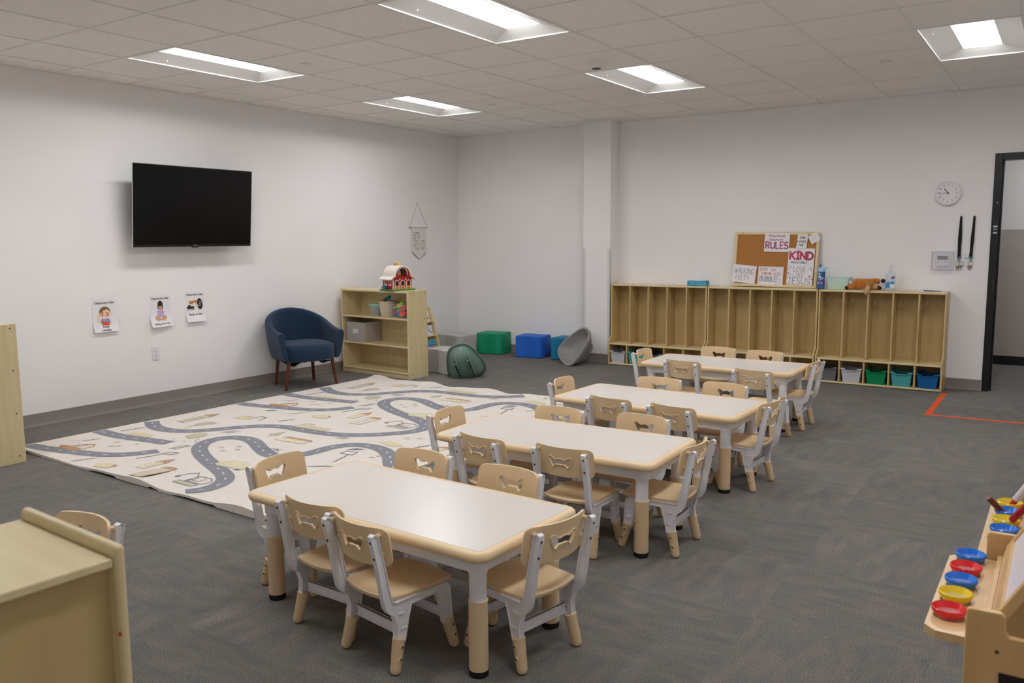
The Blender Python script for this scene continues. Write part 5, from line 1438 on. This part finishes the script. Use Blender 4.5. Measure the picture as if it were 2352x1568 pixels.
ROADS = [
 [(0.10, -0.73), (0.30, -0.725), (0.53, -0.70), (0.77, -0.65), (0.95, -0.61), (1.09, -0.55), (1.18, -0.46), (1.23, -0.36), (1.26, -0.28)],
 [(0.10, -0.19), (0.32, -0.20), (0.55, -0.215), (0.73, -0.20), (0.92, -0.165), (1.05, -0.15), (1.13, -0.14)],
 [(0.18, 0.34), (0.36, 0.21), (0.48, 0.14), (0.60, 0.10), (0.72, 0.10), (0.86, 0.14), (0.99, 0.26), (1.09, 0.42), (1.21, 0.56), (1.38, 0.65), (1.60, 0.655), (1.81, 0.66), (2.01, 0.71), (2.17, 0.82), (2.29, 0.95), (2.37, 1.07), (2.37, 1.20), (2.28, 1.32), (2.10, 1.41), (1.80, 1.53), (1.58, 1.64), (1.43, 1.76), (1.365, 1.90), (1.41, 2.02), (1.52, 2.06), (1.65, 2.04), (1.80, 1.96), (1.95, 1.88), (2.08, 1.83), (2.19, 1.85), (2.25, 1.93), (2.27, 2.06), (2.27, 2.20), (2.32, 2.32), (2.44, 2.38), (2.60, 2.36), (2.74, 2.28), (2.86, 2.17), (2.96, 2.06), (3.10, 1.98)],
]
def roads(T):
    for r in ROADS: ribbon(r, 0.112, RI['road'], T)
each(roads)
def poly_w(T, pts, c, lift=0.0018): drape([T(p) for p in pts], RI[c], lift)
def lines_w(T, pts, w, c):
    for q in line_strip([tuple(p) for p in pts], w): poly_w(T, q, c, 0.0020)
def icons(T):
    # car (up is +y)
    poly_w(T, [(.50, -.60), (.53, -.575), (.60, -.57), (.74, -.575), (.75, -.61), (.72, -.63), (.53, -.63)], 'orange')
    lines_w(T, [(.60, -.57), (.625, -.49), (.69, -.455), (.735, -.49), (.745, -.57)], .014, 'orange'); lines_w(T, [(.66, -.57), (.665, -.47)], .010, 'orange')
    for x in (.565, .69): poly_w(T, circle(x, -.63, .026, 12), 'orange', .0021)
    # towers with windows and tipped roofs
    for x0, x1, y0, y1, c, rf in ((1.49, 1.575, -.655, -.50, 'yellow', 'rust'), (.50, .595, .33, .60, 'olive', 'rust')):
        poly_w(T, [(x0, y0), (x1, y0), (x1, y1), (x0, y1)], c)
        poly_w(T, [(x0-.015, y1), (x1+.015, y1), ((x0+x1)/2+.01, y1+.11)], rf)
        for k in range(4):
            for xx in (x0+.018, x1-.036): poly_w(T, [(xx, y0+.03+.05*k*(y1-y0)/.2), (xx+.018, y0+.03+.05*k*(y1-y0)/.2), (xx+.018, y0+.05+.05*k*(y1-y0)/.2), (xx, y0+.05+.05*k*(y1-y0)/.2)], 'dash', .0024)
    for x0, x1, y0, y1 in ((1.655, 1.775, -.80, -.57),):
        poly_w(T, [(x0, y0), (x1, y0), (x1, y1), (x0, y1)], 'tan'); poly_w(T, [(x0-.015, y1), (x1+.015, y1), (x1-.02, y1+.05), (x0+.03, y1+.045)], 'rust')
        for k in range(5):
            for xx in (x0+.014, x0+.070): poly_w(T, [(xx, y0+.015+.042*k), (xx+.038, y0+.015+.042*k), (xx+.038, y0+.042+.042*k), (xx, y0+.042+.042*k)], 'dash', .0024)
    # excavator
    poly_w(T, rr_(2.08, -.70, .20, .055), 'olive'); lines_w(T, [(1.985, -.70), (1.99, -.722), (2.17, -.722), (2.18, -.70), (2.17, -.678), (1.99, -.678), (1.985, -.70)], .006, 'slate')
    lines_w(T, [(1.905, -.625), (1.92, -.56), (1.965, -.515), (2.03, -.575), (2.05, -.665)], .007, 'slate'); lines_w(T, [(2.03, -.665), (2.04, -.56), (2.14, -.555), (2.20, -.60), (2.19, -.665), (2.03, -.665)], .007, 'slate'); lines_w(T, [(2.06, -.58), (2.06, -.64), (2.12, -.64), (2.12, -.575)], .005, 'slate')
    poly_w(T, circle(1.91, -.632, .018, 10), 'slate')
    # yellow bush car / van / loaf trees
    poly_w(T, [(.56, -.135), (.58, -.085), (.64, -.062), (.72, -.055), (.80, -.07), (.83, -.105), (.80, -.135)], 'yellow')
    poly_w(T, [(1.86, -.335), (1.85, -.27), (1.90, -.20), (2.00, -.185), (2.10, -.22), (2.135, -.29), (2.13, -.335)], 'yellow')
    for k in range(5): lines_w(T, [(1.92, -.31+.022*k), (2.07, -.31+.022*k)], .005, 'dash')
    poly_w(T, [(1.85, -.35), (1.88, -.35), (1.88, -.325), (1.85, -.325)], 'slate', .0023); poly_w(T, [(2.08, -.35), (2.12, -.35), (2.12, -.325), (2.08, -.325)], 'slate', .0023)
    # trees and leaf
    poly_w(T, circle(1.075, .105, .072, 18, .085), 'olive'); lines_w(T, [(1.13, .0), (1.09, .06)], .008, 'olive')
    poly_w(T, [(.745, .31), (.72, .38), (.735, .46), (.79, .475), (.85, .46), (.855, .42), (.82, .40), (.80, .34)], 'olive'); lines_w(T, [(.775, .22), (.76, .32)], .008, 'olive')
    poly_w(T, [(1.50, .42), (1.60, .42), (1.55, .55)], 'olive'); lines_w(T, [(1.55, .37), (1.55, .43)], .008, 'olive')
    # houses
    poly_w(T, [(1.67, .33), (1.95, .335), (1.96, .42), (1.68, .415)], 'yellow'); poly_w(T, [(1.66, .415), (1.975, .42), (1.93, .455), (1.70, .45)], 'rust')
    for k in range(5): poly_w(T, [(1.70+.052*k, .35), (1.728+.052*k, .35), (1.728+.052*k, .385), (1.70+.052*k, .385)], 'dash', .0024)
    poly_w(T, [(1.48, .70), (1.76, .71), (1.78, .80), (1.50, .79)], 'yellow'); lines_w(T, [(1.46, .72), (1.48, .82), (1.56, .835)], .008, 'olive')
    for k in range(6): lines_w(T, [(1.51, .712+.014*k), (1.75, .720+.014*k)], .004, 'olive')
    # digger with hook
    poly_w(T, [(.78, .66), (.95, .66), (.96, .71), (.90, .72), (.89, .76), (.80, .75)], 'yellow'); lines_w(T, [(.93, .72), (.96, .82), (1.03, .80), (1.05, .70)], .009, 'slate'); lines_w(T, [(.82, .755), (.89, .775)], .010, 'rust')
    # small creature
    poly_w(T, [(1.20, -.74), (1.27, -.675), (1.34, -.70), (1.38, -.765), (1.34, -.80), (1.24, -.79)], 'yellow'); lines_w(T, [(1.33, -.69), (1.36, -.70), (1.37, -.73)], .012, 'rust')
    # bicycle
    for x in (1.83, 1.93): lines_w(T, circle(x, .10, .036, 14)+[(x+.036, .10)], .005, 'slate')
    lines_w(T, [(1.83, .10), (1.86, .15), (1.92, .155), (1.93, .10)], .005, 'slate'); lines_w(T, [(1.86, .15), (1.875, .10), (1.92, .155), (1.95, .165)], .005, 'slate')
    # lamp sign
    lines_w(T, [(2.49, .12), (2.46, .24), (2.44, .30)], .010, 'slate'); lines_w(T, [(2.37, .30), (2.47, .31), (2.45, .385), (2.36, .375), (2.37, .30)], .008, 'slate'); poly_w(T, [(2.33, .40), (2.41, .43), (2.43, .475), (2.36, .46)], 'slate')
    lines_w(T, [(1.30, -.52), (1.335, -.43), (1.34, -.36)], .010, 'slate'); lines_w(T, [(1.335, -.36), (1.42, -.33), (1.42, -.28), (1.345, -.30), (1.335, -.36)], .008, 'slate')
    poly_w(T, [(.70, -.83), (.75, -.825), (.79, -.76), (.74, -.76)], 'slate')
    # crossings, grass, zig-zags, pebbles
    for k in range(9): lines_w(T, [(.435+.004*k, -.10+.020*k), (.475+.004*k, -.11+.020*k)], .006, 'slate')
    for k in range(5): lines_w(T, [(1.24+.004*k, -.235+.028*k), (1.31+.004*k, -.225+.028*k)], .007, 'slate')
    for k in range(5): lines_w(T, [(1.14+.02*k, .27), (1.16+.02*k, .36)], .005, 'slate')
    for k in range(4): lines_w(T, [(2.02+.02*k, .60), (2.05+.02*k, .66)], .005, 'slate')
    for k in range(4): lines_w(T, [(2.42+.02*k, -.05+.01*k), (2.52+.02*k, .02+.01*k)], .005, 'slate')
    for x, y in ((.74, -.34), (.86, -.40), (.92, -.30), (.82, -.43), (1.51, -.03), (1.60, -.09), (1.66, -.01), (1.60, .05), (2.60, .33), (2.62, .38), (2.45, .86), (2.53, .91)):
        poly_w(T, [(x, y), (x+.03, y-.012), (x+.012, y+.03)], 'olive'); poly_w(T, [(x+.01, y+.005), (x+.05, y+.012), (x+.026, y+.026)], 'olive')
    for x, y, c in ((.50, -.44, 'olive'), (1.0, -.76, 'olive'), (1.06, 1.0, 'olive'), (1.21, .77, 'slate'), (2.69, .70, 'slate')):
        for k in range(4): lines_w(T, [(x+.012*k, y+.028*k), (x+.030+.012*k, y+.020+.028*k)], .008, c)
        lines_w(T, [(x+.015, y), (x+.06, y+.11)], .005, c)
    for x, y in ((1.15, -.05), (1.18, -.03), (1.21, .0), (1.02, -.05), (1.24, -.02), (1.20, .03)): poly_w(T, circle(x, y, .009, 8, .006), 'slate')
    poly_w(T, [(2.36, .68), (2.42, .74), (2.52, .73), (2.60, .68), (2.52, .63)], 'yellow'); poly_w(T, [(2.80, .63), (2.90, .63), (2.92, .78), (2.82, .78)], 'yellow'); poly_w(T, [(2.79, .78), (2.94, .78), (2.88, .83)], 'rust')
def rr_(cx, cy, w, h): return rrect(w, h, h*.45, 4, cx, cy)
each(icons)
rug = rb.build('rug', RM, ang=60)
rug.matrix_world = Matrix(((ex.x, ey.x, 0, RO.x), (ex.y, ey.y, 0, RO.y), (0, 0, 1, 0), (0, 0, 0, 1)))
tag(rug, 'large cream road map rug with grey roads and little houses', 'rug')

# ------------------------------------------------------------------ near cabinet at the lower left
# local: x depth axis (+x = facing the camera side), y along the cabinet (0 = far end panel, negative towards the viewer's left)
t = thing('storage_cabinet', 'maple storage cabinet with a raised rim in the lower left foreground', 'cabinet', (4.634, -2.812, 0), math.radians(-3.2))
CD, CL, CHH = 0.379, 0.90, 0.905
MB().box(0, CD, -0.021, 0, 0, CHH).build('end_panel', M_MAPLE, t, bevel=0.009, seg=4)
MB().box(0, CD, -CL, -CL+0.026, 0, CHH).build('end_panel', M_MAPLE, t, bevel=0.010, seg=4)
MB().box(0.004, CD-0.005, -CL+0.026, -0.021, CHH-0.040, CHH-0.022).build('top', M_MAPLE_H, t, bevel=0.004, seg=3)
MB().box(CD-0.034, CD-0.028, -CL+0.026, -0.021, 0.02, CHH-0.040).build('back_panel', wood('maple_back', (204, 180, 128), (190, 164, 112), stretch=(3, 3, 1.2)), t)
MB().box(0.004, CD-0.04, -CL+0.026, -0.026, 0.03, 0.05).build('shelf', M_MAPLE_H, t); MB().box(0.004, CD-0.04, -CL+0.026, -0.026, 0.44, 0.458).build('shelf', M_MAPLE_H, t)
mb = MB(); mb.ell((CD+0.0002, -0.021, CHH-0.165), (.0012, .003, .005), 10, 6); mb.build('red_mark', mat('stain_red', (170, 40, 34), rough=0.6), t)

# ------------------------------------------------------------------ paint easel at the right edge
M_EAS = wood('easel_birch', (218, 180, 126), (204, 164, 108), stretch=(8, 8, 2)); M_EASE = wood('easel_edge', (222, 186, 140), (206, 168, 118), stretch=(8, 2, 8))
def plate_with_holes(name, outer, holes, z0, z1, m, parent):
    bm = bmesh.new()
    for lp in [outer]+holes:
        vs = [bm.verts.new((x, y, z0)) for x, y in lp]
        for a, b in zip(vs, vs[1:]+vs[:1]): bm.edges.new((a, b))
    bmesh.ops.triangle_fill(bm, use_beauty=True, use_dissolve=False, edges=bm.edges[:])
    g = bmesh.ops.extrude_face_region(bm, geom=bm.faces[:])
    bmesh.ops.translate(bm, vec=(0, 0, z1-z0), verts=[v for v in g['geom'] if isinstance(v, bmesh.types.BMVert)])
    bmesh.ops.recalc_face_normals(bm, faces=bm.faces)
    me = D.meshes.new(name); bm.to_mesh(me); bm.free(); me.materials.append(m)
    o = D.objects.new(name, me); COL.objects.link(o); o.parent = parent
    return o
t = thing('paint_easel', 'birch double paint easel with cup trays at the right picture edge', 'easel', (0, 0, 0))
Ym = Matrix(((1, 0, 0, 0), (0, 0, 1, 0), (0, 1, 0, 0), (0, 0, 0, 1)))     # (x,z) outline, third = y
side = [(6.276, 0), (6.276, 0.652)]+[(6.284+0.008*math.cos(a), 0.652+0.010*math.sin(a)) for a in (PI*.75, PI*.5)]+[(6.342, 0.663), (6.349, 0.656), (6.351, 0.622), (6.358, 0.614), (6.62, 0.612), (6.62, 0)]
for y in (-1.708, -1.158, -0.612):
    p = MB().prism(side if y < -0.7 else [(6.33, 0), (6.33, 0.56), (6.62, 0.56), (6.62, 0)], y, y+0.016, 0, Ym).build('side_panel', M_EAS, t, bevel=0.003, seg=2, fix=True)
    if y < -1.6:
        B = Matrix.Translation((6.337, y, 0.578)) @ Matrix.Rotation(PI/2, 4, 'X')
        MB().lathe([(.0045, 0), (.0045, .001), (.002, .0004)], 12, 0, B).build('screw', M_DARKSTEEL, p, fix=True)
        mb = MB(); mb.box(6.343, 6.392, y-.003, y, .494, .534); mb.lathe([(.005, 0), (.004, .003)], 12, 0, Matrix.Translation((6.356, y-.003, .512)) @ Matrix.Rotation(PI/2, 4, 'X')); mb.build('hinge', mat('dark_hinge', (70, 66, 62), rough=0.3, metal=0.9), p)
cupc = {'r': (224, 36, 44), 'b': (24, 118, 220), 'y': (232, 204, 30)}
cm = {k: mat('cup_'+k, v, rough=0.25, spec=0.5, var=0.03, coat=0.2) for k, v in cupc.items()}
cn = {'r': 'red', 'b': 'blue', 'y': 'yellow'}
M_CUPC = mat('cup_clear', (220, 218, 216), rough=0.15, alpha=0.3, var=0.0)
for (y0, y1, cols, x0) in ((-1.692, -1.165, 'rybrb', 6.192), (-1.142, -0.60, 'ybyby', 6.252)):
    dx = 0.0 if x0 < 6.2 else 0.055
    # tray board with five holes left implicit under the cups
    pts = [(6.302+dx, y0), (6.302+dx, y1)]+[(x0+.02, y1)]+[(x0, y1-.02), (x0, y0+.025), (x0+.025, y0)]
    hs = [(6.234, -1.596), (6.237, -1.495), (6.239, -1.394), (6.241, -1.300), (6.243, -1.200)] if x0 < 6.2 else [(6.304, y) for y in (-1.02, -0.925, -0.83, -0.735, -0.64)]
    plate_with_holes('cup_tray', pts, [circle(x, y, 0.0322, 24) for x, y in hs], 0.570, 0.588, M_EASE, t)
    MB().box(6.304+dx, 6.316+dx, y0+.004, y1-.004, 0.560, 0.606).build('ledge', M_EASE, t, bevel=0.002)
    MB().box(6.318+dx, 6.327+dx, y0+.004, y1-.004, 0.585, 0.622).build('ledge', M_EASE, t, bevel=0.002)
    # leaning board
    lx, lz = 0.05, 0.087
    def bd(x0_, x1_, ya, yb, l0, l1):   # slab along the slope: offsets across (x0..x1), along l0..l1
        d = Vector((0.5, 0, 0.866)); nrm = Vector((-0.866, 0, 0.5)); o = Vector((6.330+dx, 0, 0.630))
        vs = []
        for l in (l0, l1):
            for (k, y) in ((x0_, ya), (x1_, ya), (x1_, yb), (x0_, yb)): vs.append(o+d*l+nrm*k+Vector((0, y, 0)))
        return vs
    FB = [(0, 3, 2, 1), (4, 5, 6, 7), (0, 1, 5, 4), (1, 2, 6, 5), (2, 3, 7, 6), (3, 0, 4, 7)]
    MB().add(bd(-.004, .004, y0+.03, y1-.03, .03, .52), FB).build('board', mat('board_white', (226, 220, 226), rough=0.3, var=0.01), t, fix=True)
    fr = MB()
    for ya, yb, l0, l1 in ((y0+.006, y0+.030, 0, .55), (y1-.030, y1-.006, 0, .55), (y0+.030, y1-.030, 0, .03), (y0+.030, y1-.030, .52, .55)): fr.add(bd(-.012, .010, ya, yb, l0, l1), FB)
    fr.build('board_frame', M_EAS, t, fix=True, bevel=0.002)
    n = 5
for row, (cols, ys, xs) in enumerate((('rybrb', (-1.596, -1.495, -1.394, -1.300, -1.200), (6.234, 6.237, 6.239, 6.241, 6.243)), ('ybyby', (-1.02, -0.925, -0.83, -0.735, -0.64), (6.304,)*5))):
    for k, (c, y, x) in enumerate(zip(cols, ys, xs)):
        od = [('nearest the camera', 'second from the camera', 'third from the camera', 'fourth from the camera', 'farthest in the near tray'), ('hidden behind the middle panel', 'next to the middle panel', 'in the middle of the far tray', 'holding the brown marker', 'at the far end of the easel')][row][k]
        t2 = thing('paint_cup', '%s lidded paint cup %s' % (cn[c], od), 'paint cup', (x, y, 0), 0, 'no-spill paint cups')
        MB().lathe([(.026, .528), (.028, .532), (.030, .588), (.031, .596)], 24).build('jar', M_CUPC, t2)
        MB().lathe([(.0315, .592), (.0355, .599), (.0372, .603), (.0372, .608), (.0350, .6105), (.0330, .607), (.013, .572), (.0115, .571)], 36, cap0=False).build('lid', cm[c], t2, fix=True)
        MB().lathe([(.0116, .5712), (.001, .5713)], 16, cap0=False).build('paint', mat('dried_paint', (70, 60, 70), rough=0.5, var=0.2, scale=60), t2)
def stick(name, label, cat, a, b, parts):
    a, b = Vector(a), Vector(b); t3 = thing(name, label, cat, tuple(a)); d = b-a
    for nm, f0, f1, r0, r1, m in parts:
        mb = MB(); mb.tube([d*f0, d*f1], [r0, r1], 14); mb.build(nm, m, t3)
M_MRED = mat('marker_red_p', (178, 16, 26), rough=0.2, coat=0.4, var=0.02); M_MBR = mat('marker_brown', (98, 34, 26), rough=0.25, coat=0.3, var=0.03); M_MWH = mat('marker_white', (232, 226, 226), rough=0.3, var=0.01); M_MTIP = mat('marker_tip_red', (212, 34, 40), rough=0.35)
stick('marker', 'brown marker standing in a blue paint cup on the far tray', 'marker', (6.300, -0.742, .588), (6.252, -0.780, .652), [('tip', 0, .2, .004, .006, M_MWH), ('barrel', .2, 1, .0095, .0095, M_MBR)])
stick('marker', 'red marker with white tip leaning out of the yellow paint cup', 'marker', (6.306, -0.842, .592), (6.372, -0.914, .700), [('tip', 0, .22, .004, .007, M_MWH), ('barrel', .22, 1, .0105, .0105, M_MRED)])
stick('marker', 'white marker with red end in the farthest yellow cup', 'marker', (6.304, -0.648, .592), (6.372, -0.706, .722), [('end_cap', 0, .25, .006, .010, M_MTIP), ('barrel', .25, 1, .0115, .0115, M_MWH)])
